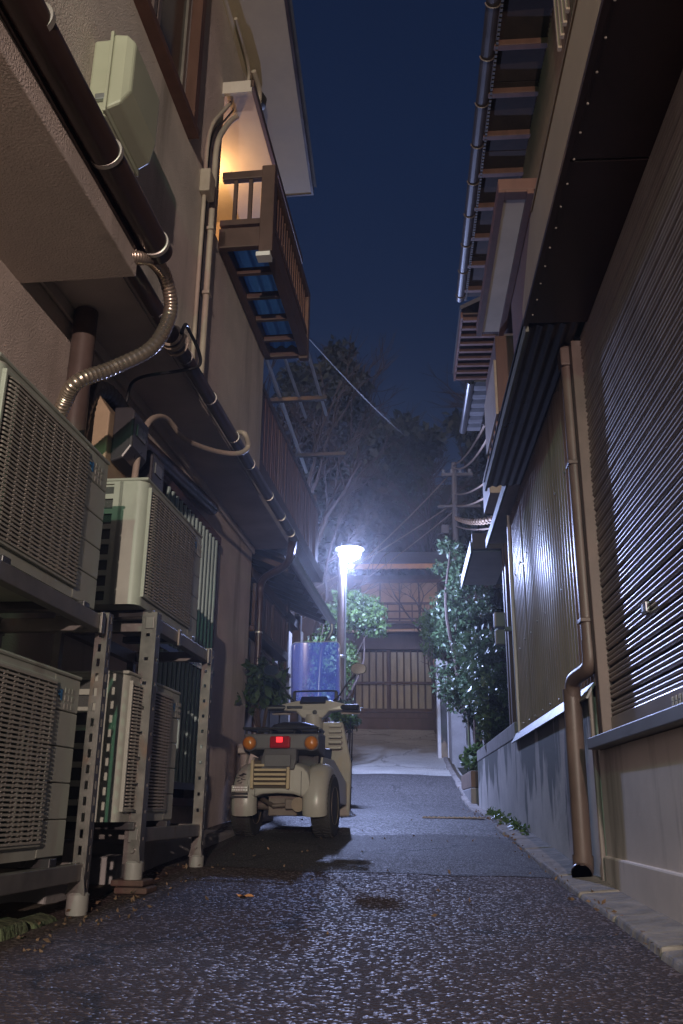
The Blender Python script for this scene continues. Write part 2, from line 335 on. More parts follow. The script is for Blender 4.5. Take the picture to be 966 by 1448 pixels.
road('asphalt_slope', 6.10, 15.4, asph_m, 0, rag=.0)
road('concrete_slope', 15.15, 23.6, conc_road, .003, x0=-3.4)
# concrete gutter blocks along the right-hand walls
gm_ = mat('gutter_concrete', (.22, .20, .185), .85, bump=1.0, bscale=26, var=.5, scale=9, bdist=.012)
gs = solo('gutter_strip', B().grid(lambda x, y: (x, y, gz(y)+.006), [.80, .93], [1.5+.3*i for i in range(75)]), soil, None, None, (0, 0, 0), kind='structure')
y = 1.6
while y < 22:
    Lb = random.uniform(.52, .62); x0 = .685+random.uniform(-.012, .012)+(.06 if y > 7 else 0)+(.03 if y > 12 else 0); h = random.uniform(.012, .022); b = B()
    b.add([(x0, y, gz(y)-.02), (.86, y, gz(y)-.02), (.86, y+Lb-.012, gz(y+Lb)-.02), (x0+random.uniform(-.006, .006), y+Lb-.012, gz(y+Lb)-.02),
           (x0+.008, y+.004, gz(y)+h), (.86, y+.004, gz(y)+h+.012), (.86, y+Lb-.016, gz(y+Lb)+h+.012), (x0+.008, y+Lb-.016, gz(y+Lb)+h)], [(0, 3, 2, 1), (4, 5, 6, 7), (0, 1, 5, 4), (1, 2, 6, 5), (2, 3, 7, 6), (3, 0, 4, 7)])
    o = bpy.data.objects.new('gutter_block', b.mesh('gutter_block')); o.data.materials.append(gm_); col.objects.link(o); o.parent = gs; fin(o, False, .008); y += Lb

# ================================================================== LEFT HOUSE (frame 'l': x = towards the lane, y = along the wall)
H = Thing('apartment_house', 'cream stucco two-storey house with overhanging upper floor along the left of the alley', 'house', (-2.0, 4.0, .05), 'l')
b = B()
for u0, u1, z0, z1 in ((0, 4.86, -.1, 2.66), (6.26, 7.6, .1, 2.66), (4.86, 6.26, .1, .46), (4.86, 6.26, 2.34, 2.66)): b.box(-2.02, -1.75, u0, u1, z0, z1)
b.box(-5, -2.0, 7.35, 7.6, .1, 2.66)
H.part('ground_floor_wall', b, stucco)
b = B().box(-1.78, -1.735, 0, 7.62, -.1, .27); H.part('wall_base', b, concrete, bevel=.006)
b = B()
b.prism([(-2.3, 0), (-1.40, 0), (-1.40, 7.66), (-2.3, 7.66)], 'z', 2.662, 2.75); H.part('soffit', b, soffit_m)
b = B().box(-1.74, -1.725, 3.0, 7.6, 2.60, 2.66); H.part('cornice', b, soffit_m)
b = B()
for u0, u1, z0, z1 in ((0, 6.2, 2.755, 3.88), (0, 2.86, 3.88, 5.62), (2.86, 3.96, 3.88, 4.10), (2.86, 3.96, 5.42, 5.62), (3.96, 4.66, 3.88, 5.62), (4.66, 6.2, 5.02, 5.62)):
    b.box(-1.62, -1.40, u0, u1, z0, z1)
b.box(-5, -1.6, 6.0, 6.2, 2.755, 5.62)
H.part('upper_wall', b, stucco)
b = B().box(-1.402, -1.385, .2, 6.21, 2.67, 2.76); H.part('wall_drip_edge', b, soffit_m, bevel=.004)
# near projecting slab over the air conditioners
b = B().box(-1.76, -1.245, -1.0, 3.05, 2.505, 2.655); H.part('projecting_slab', b, stucco, bevel=.006)
b = B().box(-1.244, -1.232, -1.0, 3.03, 2.60, 2.65); H.part('slab_edge_trim', b, brown_pvc)
# eaves
b = B(); b.add([(-1.40, -1, 5.62), (-.97, -1, 5.62), (-.97, 4.3, 5.62), (-1.10, 6.5, 5.62), (-1.7, 6.5, 5.62), (-1.7, -1, 5.62)], [(0, 1, 2, 3, 4, 5)])
b.add([(-1.7, -1, 5.70), (-.975, -1, 5.70), (-.975, 4.3, 5.70), (-1.105, 6.49, 5.70), (-1.7, 6.49, 5.70)], [(0, 1, 2, 3, 4)])
H.part('eave_soffit', b, mat('eave_board', (.38, .30, .205), .7, var=.15, scale=2.5))
b = B(); b.beam((-.96, -1, 5.665), (-.96, 4.3, 5.665), .02, .10); b.beam((-.96, 4.3, 5.665), (-1.09, 6.5, 5.665), .02, .10); b.beam((-1.08, 6.51, 5.665), (-1.7, 6.51, 5.665), .02, .10)
H.part('fascia_board', b, brown_pvc)
b = B(); b.add([(-.93, -1, 5.72), (-.93, 4.3, 5.72), (-1.06, 6.55, 5.72), (-4.5, 6.55, 7.3), (-4.5, -1, 7.3)], [(0, 1, 2, 3, 4)]); H.part('roof', b, tile_m)
# lit alcove behind the balcony
b = B()
b.box(-2.1, -2.06, 4.60, 6.3, 3.86, 5.05); b.box(-2.08, -1.62, 4.60, 4.655, 3.86, 5.02); b.box(-2.08, -1.62, 6.205, 6.24, 3.86, 5.02)
H.part('alcove_wall', b, white_soffit)
b = B().box(-2.1, -1.20, 4.62, 6.62, 5.0, 5.018); al = H.part('alcove_ceiling', b, white_soffit)
H.part('ceiling_trim', B().box(-1.21, -1.185, 4.60, 6.64, 4.99, 5.05), balc_m)
b = B().box(-1.40, -1.20, 4.60, 4.625, 4.955, 5.05); H.part('ceiling_end', b, stucco)
b = B()
for u in (4.95, 5.35, 5.72): b.box(-2.06, -2.04, u, u+.03, 3.9, 4.9)
b.box(-2.06, -2.03, 4.9, 5.8, 4.86, 4.90); H.part('sliding_door_frame', b, alu)
lb = B().lathe((-1.75, 5.35, 4.93), [(.02, .07), (.05, .06), (.06, .02), (.035, 0)], 14)
lm = emat('warm_bulb', (1.0, .62, .28), 6.0)
wl = H.part('ceiling_lamp', lb, lm, smooth=True)
ld = bpy.data.lights.new('ceiling_lamp_light', 'POINT'); ld.energy = 9.0; ld.color = (1.0, .50, .17); ld.shadow_soft_size = .06
lo = bpy.data.objects.new('ceiling_lamp_light', ld); col.objects.link(lo); lo.location = lx(-1.70, 5.35)+Vector((0, 0, 4.84))

# upper window
W = B(); z0, z1, u0, u1 = 4.10, 5.42, 2.86, 3.96
W.box(-1.41, -1.345, u0-.03, u0+.03, z0-.04, z1); W.box(-1.41, -1.345, u1-.05, u1+.02, z0-.04, z1); W.box(-1.41, -1.335, u0-.05, u1+.04, z0-.05, z0)
wo = H.part('window', W, wood_red, bevel=.004, label='brown framed upper window')
for a, c in ((u0+.03, 3.40), (3.42, u1-.05)):
    b = B(); b.box(-1.45, -1.415, a, a+.045, z0, z1); b.box(-1.45, -1.415, c-.045, c, z0, z1); b.box(-1.45, -1.415, a, c, z0, z0+.05)
    H.part('sash', b, mat('sash_grey', (.20, .17, .15), .4, metal=.3), wo, bevel=.003)
    H.part('pane', B().box(-1.44, -1.43, a+.03, c-.03, z0+.03, z1), win_glass, wo)
# barred ground-floor window
W = B(); W.box(-1.77, -1.70, 6.205, 6.27, .46, 2.37); W.box(-1.77, -1.70, 4.86, 4.91, .46, 2.33); W.box(-1.77, -1.69, 4.84, 6.29, 2.30, 2.36); W.box(-1.77, -1.70, 4.86, 6.27, .42, .47)
wo = H.part('window', W, wood_red, bevel=.004, label='barred ground-floor window behind the air conditioners')
H.part('pane', B().box(-1.86, -1.85, 4.86, 6.26, .46, 2.34), win_glass, wo)
bo = None
for i in range(14):
    u = 4.97+i*.0895
    if bo is None: bo = H.part('bar', B().tube([(-1.69, u, .56), (-1.69, u, 2.29)], .016, 8), greenbar, wo, smooth=True)
    else: H.again(bo, 0, u-4.97, 0)
H.part('bar_rail', B().box(-1.70, -1.665, 4.92, 6.2, .52, .56), dark_metal, wo); H.part('bar_rail', B().box(-1.70, -1.665, 4.92, 6.2, 1.30, 1.335), dark_metal, wo)

# balcony
bal = B(); v0, v1, u0, u1, z = -1.39, -1.04, 4.69, 6.20, 3.86
bal.box(v0, v0+.05, u0, u1, z-.05, z+.07); bal.box(v1-.06, v1, u0, u1, z-.06, z+.09); bal.box(v0, v1, u0, u0+.05, z-.055, z+.09); bal.box(v0, v1, u1-.05, u1, z-.05, z+.07)
bo = H.part('balcony', bal, balc_m, bevel=.005, label='brown balcony with a blue corrugated floor')
b = B()
b.grid(lambda v, u: (v, u, z+.035+.012*math.sin((v)*2*math.pi/.085)), [v0+.04+(v1-v0-.09)*i/40 for i in range(41)], [u0+.04, u1-.04])
H.part('floor_sheet', b, blue_sheet, bo, smooth=True)
for i in range(5):
    u = u0+.30*i+.02; 
    if i: H.part('joist', B().box(v0+.045, v1-.055, u, u+.035, z-.04, z+.008), balc_m, bo, bevel=.003)
H.part('post', B().box(v1-.085, v1+.004, u0-.004, u0+.085, z-.10, z+.56), balc_m, bo, bevel=.006)
H.part('post', B().box(v1-.07, v1+.004, u1-.06, u1+.004, z-.08, z+.50), balc_m, bo, bevel=.006)
H.part('handrail', B().box(v1-.065, v1+.006, u0+.08, u1, z+.47, z+.53), balc_m, bo, bevel=.006)
H.part('end_rail', B().box(v0, v1-.08, u0, u0+.05, z+.47, z+.53), balc_m, bo, bevel=.005)
H.part('bottom_rail', B().box(v1-.05, v1-.005, u0+.08, u1-.05, z+.13, z+.17), balc_m, bo)
H.part('bottom_rail', B().box(v0, v1-.08, u0+.01, u0+.045, z+.12, z+.16), balc_m, bo)
f0 = None
for i in range(15):
    u = u0+.17+i*.085
    if f0 is None: f0 = H.part('baluster', B().box(v1-.04, v1-.015, u-.016, u+.016, z+.16, z+.48), balc_m, bo)
    else: H.again(f0, 0, u-(u0+.17), 0)
for v in (-1.30, -1.20): H.part('baluster', B().box(v-.012, v+.012, u0+.015, u0+.04, z+.15, z+.48), balc_m, bo)
H.part('foot_cap', B().box(v1-.10, v1-.01, u0+.0, u0+.08, z-.13, z-.10), white_paint, bo)

# ---- gutters, drain pipes, ducts and hoses on the left house
G = Thing('rain_gutter', 'thick dark brown drain pipe with pale bands at the top left, under the electrical box', 'drain pipe', (-1.18, 2.2, 2.59), 'l')
G.part('pipe', B().tube([(-1.18, 0.2, 2.625), (-1.18, 1.5, 2.635), (-1.18, 3.12, 2.665)], .058, 28), brown_pvc, smooth=True)
for u in (1.30, 1.92, 2.50, 3.05): G.part('band', B().lathe((-1.18, u, 2.64+.009*u-.004), [(.0595, -.012), (.064, -.010), (.064, .010), (.0595, .012)], 28, 'y'), band_m, smooth=True)
for u in (1.92, 2.50, 3.05): G.part('bracket', B().box(-1.30, -1.23, u-.012, u+.012, 2.63, 2.65), dark_metal)
D = Thing('drain_pipe', 'long dark drain pipe with pale clips under the edge of the cream upper wall', 'drain pipe', (-1.3, 3.0, 2.58), 'l')
D.part('pipe', B().tube(arc([(-1.30, 2.9, 2.60), (-1.30, 5.0, 2.612), (-1.30, 7.05, 2.628), (-1.31, 7.22, 2.62), (-1.34, 7.30, 2.52)], 5), .037, 20), brown_pvc, smooth=True)
D.part('elbow', B().tube(arc([(-1.335, 7.29, 2.55), (-1.36, 7.34, 2.46), (-1.45, 7.45, 2.42), (-1.62, 7.62, 2.39), (-1.68, 7.70, 2.33), (-1.68, 7.70, 2.2)], 5), .034, 16), brown_pvc, smooth=True)
D.part('downpipe', B().tube([(-1.68, 7.70, 2.22), (-1.68, 7.70, .28)], .032, 16), brown_pvc, smooth=True)
for u in (3.47, 3.93, 4.42, 4.98, 5.45, 6.10, 6.60, 7.05): D.part('clip', B().lathe((-1.30, u, 2.605+.005*(u-3)), [(.038, -.006), (.041, -.005), (.041, .005), (.038, .006)], 20, 'y'), band_m, smooth=True)
for z in (1.9, 1.2): D.part('clip', B().lathe((-1.68, 7.70, z), [(.033, -.008), (.036, -.006), (.036, .006), (.033, .008)], 16), band_m)

pts = arc([(-1.30, 2.98, 2.56), (-1.235, 3.05, 2.60), (-1.215, 3.13, 2.642), (-1.205, 3.28, 2.652), (-1.205, 3.385, 2.545), (-1.235, 3.287, 2.311), (-1.36, 3.179, 2.157), (-1.46, 3.077, 2.046), (-1.53, 3.13, 1.986), (-1.60, 3.203, 1.88), (-1.60, 3.21, 1.72)], 26)
solo('flexible_duct', B().tube(pts, [.031+.0022*math.cos(i*math.pi*.67) for i in range(len(pts))], 18), flex_m, 'ribbed metal flexible duct curving down behind the nearest air conditioner', 'duct', (-1.4, 3.1, 1.75), 'l', smooth=True)
solo('drain_hose', B().tube(arc([(-1.5, 3.88, 1.76), (-1.5, 3.905, 1.999), (-1.5, 3.929, 2.132), (-1.5, 4.039, 2.309), (-1.5, 4.285, 2.433), (-1.46, 4.522, 2.41), (-1.38, 4.806, 2.455), (-1.27, 4.99, 2.505), (-1.225, 5.075, 2.585), (-1.235, 5.01, 2.645), (-1.3, 5.046, 2.668), (-1.36, 5.06, 2.64)], 8), .0165, 14), hose_m, 'beige drain hose looping under the soffit onto the long drain pipe', 'hose', (-1.4, 4.4, 1.76), 'l', smooth=True)
solo('duct_cover', B().tube([(-1.69, 4.40, 2.36), (-1.69, 5.98, 2.49)], .05, 16), brown_pvc, 'dark brown straight pipe along the wall under the soffit, above the far air conditioner', 'pipe', (-1.69, 4.4, 2.33), 'l', smooth=True)
pts = arc([(-1.69, 3.60, 1.62), (-1.69, 3.62, 2.08), (-1.69, 3.68, 2.28), (-1.69, 3.86, 2.40), (-1.69, 4.1, 2.41), (-1.70, 4.4, 2.35)], 14)
solo('insulated_duct', B().tube(pts, [.048+.003*math.cos(i*2.1) for i in range(len(pts))], 16), black_m, 'black ribbed duct arching over the beige meter boards', 'duct', (-1.6, 3.6, 1.62), 'l', smooth=True)
solo('brown_vent_pipe', B().tube([(-1.67, 3.53, 2.655), (-1.67, 3.53, 1.7)], .055, 18), brown_pipe, 'brown vertical vent pipe rising into the soffit behind the flexible duct', 'pipe', (-1.67, 3.53, 1.7), 'l', smooth=True)
solo('black_cable', B().tube(arc([(-1.24, 3.66, 2.59), (-1.235, 3.70, 2.66), (-1.25, 3.80, 2.69), (-1.24, 3.96, 2.655), (-1.25, 4.01, 2.60), (-1.33, 3.98, 2.56), (-1.6, 4.075, 2.575), (-1.68, 4.151, 2.50), (-1.70, 4.16, 2.25)], 8), .009, 8), black_m, 'thin black cable dropping from the drain pipe to the wall', 'cable', (-1.5, 4.0, 2.25), 'l', smooth=True)
b = B()
for k, (r, du) in enumerate(((.050, 0), (.056, .03), (.052, .055), (.06, .09))):
    b.tube([(-1.30+r*math.cos(t), 3.68+du+.02*math.sin(t*.5), 2.60+r*math.sin(t)) for t in [2*math.pi*i/28 for i in range(29)]], .007, 6)
solo('cable_coil', b, hose_m, 'coil of pale cable wound round the long drain pipe', 'cable', (-1.3, 3.7, 2.54), 'l', smooth=True)
C1 = Thing('conduit', 'thick beige conduit climbing the cream wall and bending under the eaves', 'conduit', (-1.37, 4.44, 2.78), 'l')
C1.part('pipe', B().tube(arc([(-1.37, 4.443, 2.78), (-1.37, 4.443, 3.193), (-1.37, 4.447, 4.052), (-1.37, 4.46, 4.40), (-1.37, 4.60, 4.66), (-1.37, 4.84, 4.97), (-1.36, 5.15, 5.27), (-1.33, 5.28, 5.42), (-1.30, 5.22, 5.55), (-1.31, 5.05, 5.585)], 8), .019, 12), hose_m, smooth=True)
C1.part('hood', B().lathe((-1.33, 5.30, 5.56), [(.02, -.07), (.06, -.06), (.07, .0), (.05, .04), (.01, .05)], 14), black_m, smooth=True)
for z in (3.3, 3.75): C1.part('clip', B().box(-1.40, -1.345, 4.415, 4.47, z, z+.02), hose_m, bevel=.003)
C2 = Thing('conduit', 'thin twin conduit left of the thick one, with a small junction box', 'conduit', (-1.38, 4.3, 2.78), 'l')
C2.part('pipe', B().tube(arc([(-1.38, 4.30, 2.78), (-1.38, 4.301, 2.971), (-1.38, 4.304, 3.835), (-1.38, 4.317, 4.367), (-1.38, 4.615, 4.834), (-1.375, 4.96, 5.30), (-1.36, 5.08, 5.50), (-1.34, 5.0, 5.59), (-1.34, 4.6, 5.602)], 8), .013, 10), hose_m, smooth=True)
C2.part('cable', B().tube(arc([(-1.38, 4.345, 2.9), (-1.38, 4.35, 3.9), (-1.38, 4.37, 4.38), (-1.38, 4.66, 4.80), (-1.375, 5.02, 5.28), (-1.33, 5.24, 5.50)], 8), .007, 8), black_m, smooth=True)
C2.part('junction_box', B().box(-1.40, -1.335, 4.25, 4.37, 3.90, 4.06), hose_m, bevel=.008)

# electrical box
E = Thing('electrical_box', 'pale green electrical box with an open bottom on the cream wall, above the thick pipe', 'electrical box', (-1.40, 2.95, 3.05), 'l')
E.part('back_box', B().box(-1.40, -1.315, 2.74, 3.10, 3.06, 3.46), box_m, bevel=.012)
b = B()
b.loft([[(-1.312, 2.73, 3.09), (-1.312, 3.11, 3.09), (-1.312, 3.11, 3.475), (-1.312, 2.73, 3.475)], [(-1.255, 2.735, 3.12), (-1.255, 3.105, 3.12), (-1.255, 3.105, 3.47), (-1.255, 2.735, 3.47)], [(-1.225, 2.76, 3.20), (-1.225, 3.08, 3.20), (-1.225, 3.08, 3.45), (-1.225, 2.76, 3.45)]])
E.part('cover', b, box_m, bevel=.01)
E.part('rim', B().box(-1.322, -1.308, 2.72, 3.12, 3.07, 3.482), box_m, bevel=.003)
E.part('latch', B().box(-1.36, -1.315, 2.72, 2.74, 3.13, 3.16), alu, bevel=.004)
E.part('latch', B().box(-1.36, -1.315, 3.10, 3.12, 3.13, 3.16), alu, bevel=.004)
E.part('terminal_block', B().box(-1.39, -1.325, 2.77, 3.07, 3.03, 3.07), black_m, bevel=.004)
for k in range(6):
    u = 2.80+k*.045; d = random.uniform(.03, .07)
    E.part('wire', B().tube(arc([(-1.36, u, 3.05), (-1.345, u+.01, 3.05-d), (-1.35, u+.03, 3.04-d), (-1.37, u+.035, 3.05)], 5), .006, 6), (cup_m, hose_m, cable_m)[k % 3], smooth=True)
b = B().tube(arc([(-1.36, 2.83, 3.05), (-1.36, 2.80, 2.98), (-1.37, 2.86, 2.94), (-1.37, 2.93, 2.98), (-1.37, 2.92, 3.04)], 6), .010, 8); E.part('cable_loop', b, cup_m, smooth=True)

# meter boards
Mt = Thing('electricity_meter', 'beige board with a dark meter above the far upper air conditioner, left of two', 'meter', (-1.70, 3.86, 1.8), 'l', group='meters above the air conditioners')
Mt.part('board', B().prism([(-1.75, 1.86), (-1.585, 1.86), (-1.585, 2.22), (-1.66, 2.33), (-1.75, 2.33)], 'y', 3.72, 4.04), meter_beige, bevel=.008)
Mt.part('meter', B().prism([(-1.584, 1.98), (-1.52, 2.0), (-1.48, 2.06), (-1.48, 2.24), (-1.50, 2.265), (-1.584, 2.265)], 'y', 3.77, 3.99), meter_dark, bevel=.01)
Mt.part('dial', B().box(-1.482, -1.474, 3.82, 3.94, 2.13, 2.19), mat('dial_grey', (.16, .16, .17), .25), bevel=.002)
Mt2 = Thing('electricity_meter', 'beige board with a dark meter beside the beige hose, right of two', 'meter', (-1.70, 4.2, 1.8), 'l', group='meters above the air conditioners')
Mt2.part('board', B().prism([(-1.75, 1.86), (-1.60, 1.86), (-1.60, 2.20), (-1.66, 2.27), (-1.75, 2.27)], 'y', 4.09, 4.37), meter_beige, bevel=.008)
Mt2.part('meter', B().prism([(-1.599, 1.93), (-1.53, 1.95), (-1.50, 2.0), (-1.50, 2.17), (-1.52, 2.19), (-1.599, 2.19)], 'y', 4.13, 4.33), meter_dark, bevel=.01)
Mt2.part('dial', B().box(-1.502, -1.494, 4.17, 4.28, 2.07, 2.13), mat('dial_grey', (.16, .16, .17), .25), bevel=.002)

# ---- air conditioners
def ac_unit(label, u0, u1, z0, z1, vf=-1.262, dep=.30, plain=.20):
    T = Thing('air_conditioner', label, 'air conditioner', (vf-dep/2, (u0+u1)/2, z0-.03), 'l', group='outdoor air conditioner units on racks')
    vb = vf-dep; t = .045
    b = B(); b.box(vb, vb+.02, u0, u1, z0, z1); b.box(vb+.02, vf-.03, u0+.012, u1, z0, z0+.02); b.box(vb+.02, vf-.03, u0+.012, u1, z1-.02, z1); b.box(vb+.02, vf-.03, u1-.012, u1, z0+.02, z1-.02)
    T.part('casing', b, ac_m)
    T.part('lid', B().box(vb-.006, vf+.006, u0-.006, u1+.006, z1, z1+.014), ac_m, bevel=.006)
    ug0, ug1, zg0, zg1 = u0+.045, u1-plain, z0+.05, z1-.035
    # front surround, rounded at the near vertical edge
    b = B(); n = 8; prof = [(vf-.12, u0)]+[(vf-t+t*math.sin(a), u0+t-t*math.cos(a)) for a in [math.pi/2*i/n for i in range(n+1)]]
    inner = [(vf-.02, u0+t)]+[(vf-.12, u0+.02)]
    b.prism(prof+inner, 'z', z0, z1); b.box(vf-.022, vf, u0+t, ug1, zg1, z1); b.box(vf-.022, vf, u0+t, ug1, z0, zg0)
    T.part('front_panel', b, ac_m, smooth=True)
    k = 5; hs = (z1-z0)/k
    for i in range(k): T.part('side_plate', B().box(vf-.04, vf+.001, ug1, u1, z0+hs*i+.0015, z0+hs*(i+1)-.0015), ac_m, bevel=.0025, seg=1)
    # dark fan chamber
    b = B().box(vb+.05, vb+.06, u0+.02, ug1, zg0-.02, zg1+.02); T.part('coil', b, coil_m)
    cx, cz, rr = (ug0+ug1)/2, (zg0+zg1)/2, min(ug1-ug0, zg1-zg0)/2*.9
    b = B()
    for i in range(3):
        a0 = i*2*math.pi/3
        b.add([(vf-.13+.05*(j % 2)-.02, cx+r*math.cos(a0+a), cz+r*math.sin(a0+a)) for j, (r, a) in enumerate(((.05, 0), (.05, .8), (rr, .3), (rr, 1.3)))], [(0, 1, 3, 2)])
    b.lathe((vf-.15, cx, cz), [(.055, 0), (.055, .04), (.03, .06)], 14, 'x'); T.part('fan', b, mat('fan_plastic', (.13, .13, .12), .5))
    # wire guard: thin horizontal louvres, bowed at the near end, and ribs behind them
    fr = B(); w_ = .014
    for q in ((ug0-w_, ug1, zg1-.002, zg1+w_), (ug0-w_, ug1, zg0-w_, zg0+.002), (ug0-w_, ug0, zg0, zg1)): fr.box(vf-.004, vf+.012, *q)
    gr = T.part('fan_guard', fr, ac_m, bevel=.003)
    b = B(); nb = int((zg1-zg0)/.0132)
    for i in range(nb+1):
        zz = zg0+(zg1-zg0)*i/nb
        pr = [(ug0-.004, -.006), (ug0+.02, .012), (ug0+.06, .017), (ug1-.012, .017), (ug1+.004, -.004)]
        h = .0034
        for (a, va), (c, vc) in zip(pr, pr[1:]):
            b.add([(vf+va, a, zz-h), (vf+vc, c, zz-h), (vf+vc-.004, c, zz-h), (vf+va-.004, a, zz-h), (vf+va, a, zz+h), (vf+vc, c, zz+h), (vf+vc-.004, c, zz+h), (vf+va-.004, a, zz+h)], [(0, 1, 5, 4), (3, 2, 1, 0), (4, 5, 6, 7), (2, 3, 7, 6)])
    T.part('louvres', b, ac_grille, gr, stuff=True)
    b = B(); m = max(5, int((ug1-ug0)/.065))
    for i in range(1, m): u = ug0+(ug1-ug0)*i/m; b.box(vf+.0, vf+.0128, u-.002, u+.002, zg0, zg1)
    T.part('ribs', b, ac_grille, gr, stuff=True)
    # near side: a ladder of open vents
    s = B(); s.box(vb+.02, vb+.055, u0, u0+.012, z0, z1); s.box(vf-.145, vf-.105, u0, u0+.012, z0, z1)
    nv = 8; hv = (z1-z0)/nv
    for i in range(nv+1): s.box(vb+.055, vf-.145, u0, u0+.012, max(z0, z0+hv*i-.011), min(z1, z0+hv*i+.011))
    T.part('vent_frame', s, ac_m)
    for i in range(nv): T.part('vent', B().box(vb+.05, vf-.14, u0+.013, u0+.018, z0+hv*i+.008, z0+hv*(i+1)-.008), coil_m)
    # badge
    b = B(); z = z1-.075; b.prism([(ug1+.022, z+.022), (ug1+.06, z+.03), (ug1+.058, z-.006)], 'x', vf+.001, vf+.004); T.part('badge', b, blue_m)
    b = B()
    for i in range(3):
        for j in range(3): b.box(vf+.001, vf+.0025, ug1+.085+j*.026, ug1+.085+j*.026+.02, z-.03+i*.026, z-.03+i*.026+.016)
    T.part('rating_label', b, mat('label_print', (.27, .275, .24), .5))
    for u in (u0+.12, u1-.16): T.part('foot', B().box(vb-.02, vf+.03, u, u+.05, z0-.03, z0), dark_metal, bevel=.003)
    return T
ac_unit('near upper air conditioner with a wide wire grille, cut off by the picture edge', 2.14, 3.0, 1.085, 1.645)
ac_unit('near lower air conditioner behind the slotted post, cut off by the picture edge', 2.09, 2.945, .262, .825)
ac_unit('far upper air conditioner on the rack, under the two meters', 3.43, 4.30, 1.205, 1.745, plain=.15)
ac_unit('far lower air conditioner standing behind the wide steel post', 3.40, 4.10, .36, .915, plain=.13)

# ---- steel racks
def slotted(b, plane, a0, a1, c, z0, z1, th, pitch, slot):
    """plate of width a0..a1 with a row of square slots; plane 'v' faces the lane, 'u' faces the camera"""
    w = (a1-a0); s0, s1 = a0+w*.36, a0+w*.64
    def bx(p, q, zz0, zz1):
        if plane == 'v': b.box(c, c+th, p, q, zz0, zz1)
        else: b.box(p, q, c, c+th, zz0, zz1)
    bx(a0, s0, z0, z1); bx(s1, a1, z0, z1); z = z0
    while z < z1-1e-4:
        bx(s0, s1, z, min(z1, z+pitch-slot)); z += pitch
def rack(label, posts, uL, uR, ztop, zlow, vF=-1.215, vB=-1.66):
    T = Thing('steel_rack', label, 'rack', (vF, posts[0][0], posts[0][1]), 'l', group='steel racks carrying the air conditioners')
    for (u, zf, wid, pitch, slot) in posts:
        g = B(); slotted(g, 'v', u, u+wid, vF, zf+.05, ztop+.01, .004, pitch, slot); slotted(g, 'u', vF-wid, vF, u, zf+.05, ztop+.01, .004, pitch, slot)
        p = T.part('post', g, galv)
        T.part('foot_cup', B().lathe((vF-.02, u+.02, 0), [(.0, zf-.012), (.033, zf-.012), (.036, zf), (.036, zf+.055), (.030, zf+.062), (.0, zf+.062)], 20), cup_m, p, smooth=True)
        T.part('gusset', B().prism([(vF-.055, zf+.055), (vF+.012, zf+.055), (vF, zf+.14), (vF-.03, zf+.14)], 'y', u-.006, u-.001), galv, p)
        T.part('bolt', B().lathe((vF-.02, u-.012, zf+.10), [(.010, -.006), (.010, .004), (.005, .008)], 8, 'y'), galv, p)
        T.part('post', B().box(vB, vB+.035, u, u+.035, zf+.03, ztop), galv_plain)
    for z, ex in ((ztop, 0), (zlow, .0)):
        T.part('front_beam', B().box(vF-.045, vF-.006, uL, uR-ex, z-.062, z-.008), galv_plain, bevel=.003)
        T.part('back_beam', B().box(vB, vB+.04, uL, uR, z-.062, z-.008), galv_plain)
        for u in (uL+.10, uR-.045):
            T.part('cross_beam', B().box(vB+.04, vF-.046, u, u+.04, z-.055, z-.006), galv_plain, bevel=.003)
    for u in (uL+.35*(uR-uL), uR-.10): T.part('clamp', B().box(vF-.006, vF+.004, u, u+.035, ztop-.075, ztop+.0), galv, bevel=.002)
    T.part('cross_tie', B().beam((vB+.02, uL+.3, zlow+.1), (vB+.02, uR-.06, ztop-.12), .03, .004), galv_plain)
    return T
rack('near slotted-angle steel rack with a white foot cup', [(3.02, .085, .042, .052, .028)], 1.6, 3.06, 1.07, .245)
rack('far steel rack with a wide galvanised post and square holes', [(3.545, .155, .060, .10, .014), (4.44, .135, .045, .075, .016)], 3.54, 4.49, 1.185, .345)
b = B()
for i, (dx, dy) in enumerate(((0, 0), (.01, .005), (-.008, .01))): b.box(-1.30+dx, -1.17+dx, 3.51+dy, 3.64+dy, .075+i*.026, .098+i*.026)
solo('brick_pad', b, brick_m, 'crumbling dark red brick pad under the wide steel post', 'brick', (-1.24, 3.57, .075), 'l', bevel=.006)
b = B().box(-1.27, -1.18, 4.42, 4.52, gz(4.5)-.03, .125); solo('concrete_pad', b, concrete, 'small concrete pad under the far rack foot', 'pad', (-1.22, 4.47, .1), 'l', bevel=.008)
b = B().box(-1.76, -1.42, 4.05, 7.0, .10, .265); solo('concrete_plinth', b, concrete, 'low concrete step at the foot of the left wall behind the scooter', 'step', (-1.6, 5.5, .1), 'l', bevel=.015)
for i, (u, v) in enumerate(((3.2, -1.5), (3.75, -1.45), (4.15, -1.5))):
    solo('concrete_block', B().box(v-.1, v+.08, u, u+.22, .06, .17+.05*i), concrete, ('grey concrete block in the shade under the near air conditioner', 'grey concrete block between the posts of the far rack', 'grey concrete block at the right end under the far lower air conditioner')[i], 'block', (v, u+.1, .06), 'l', bevel=.012)
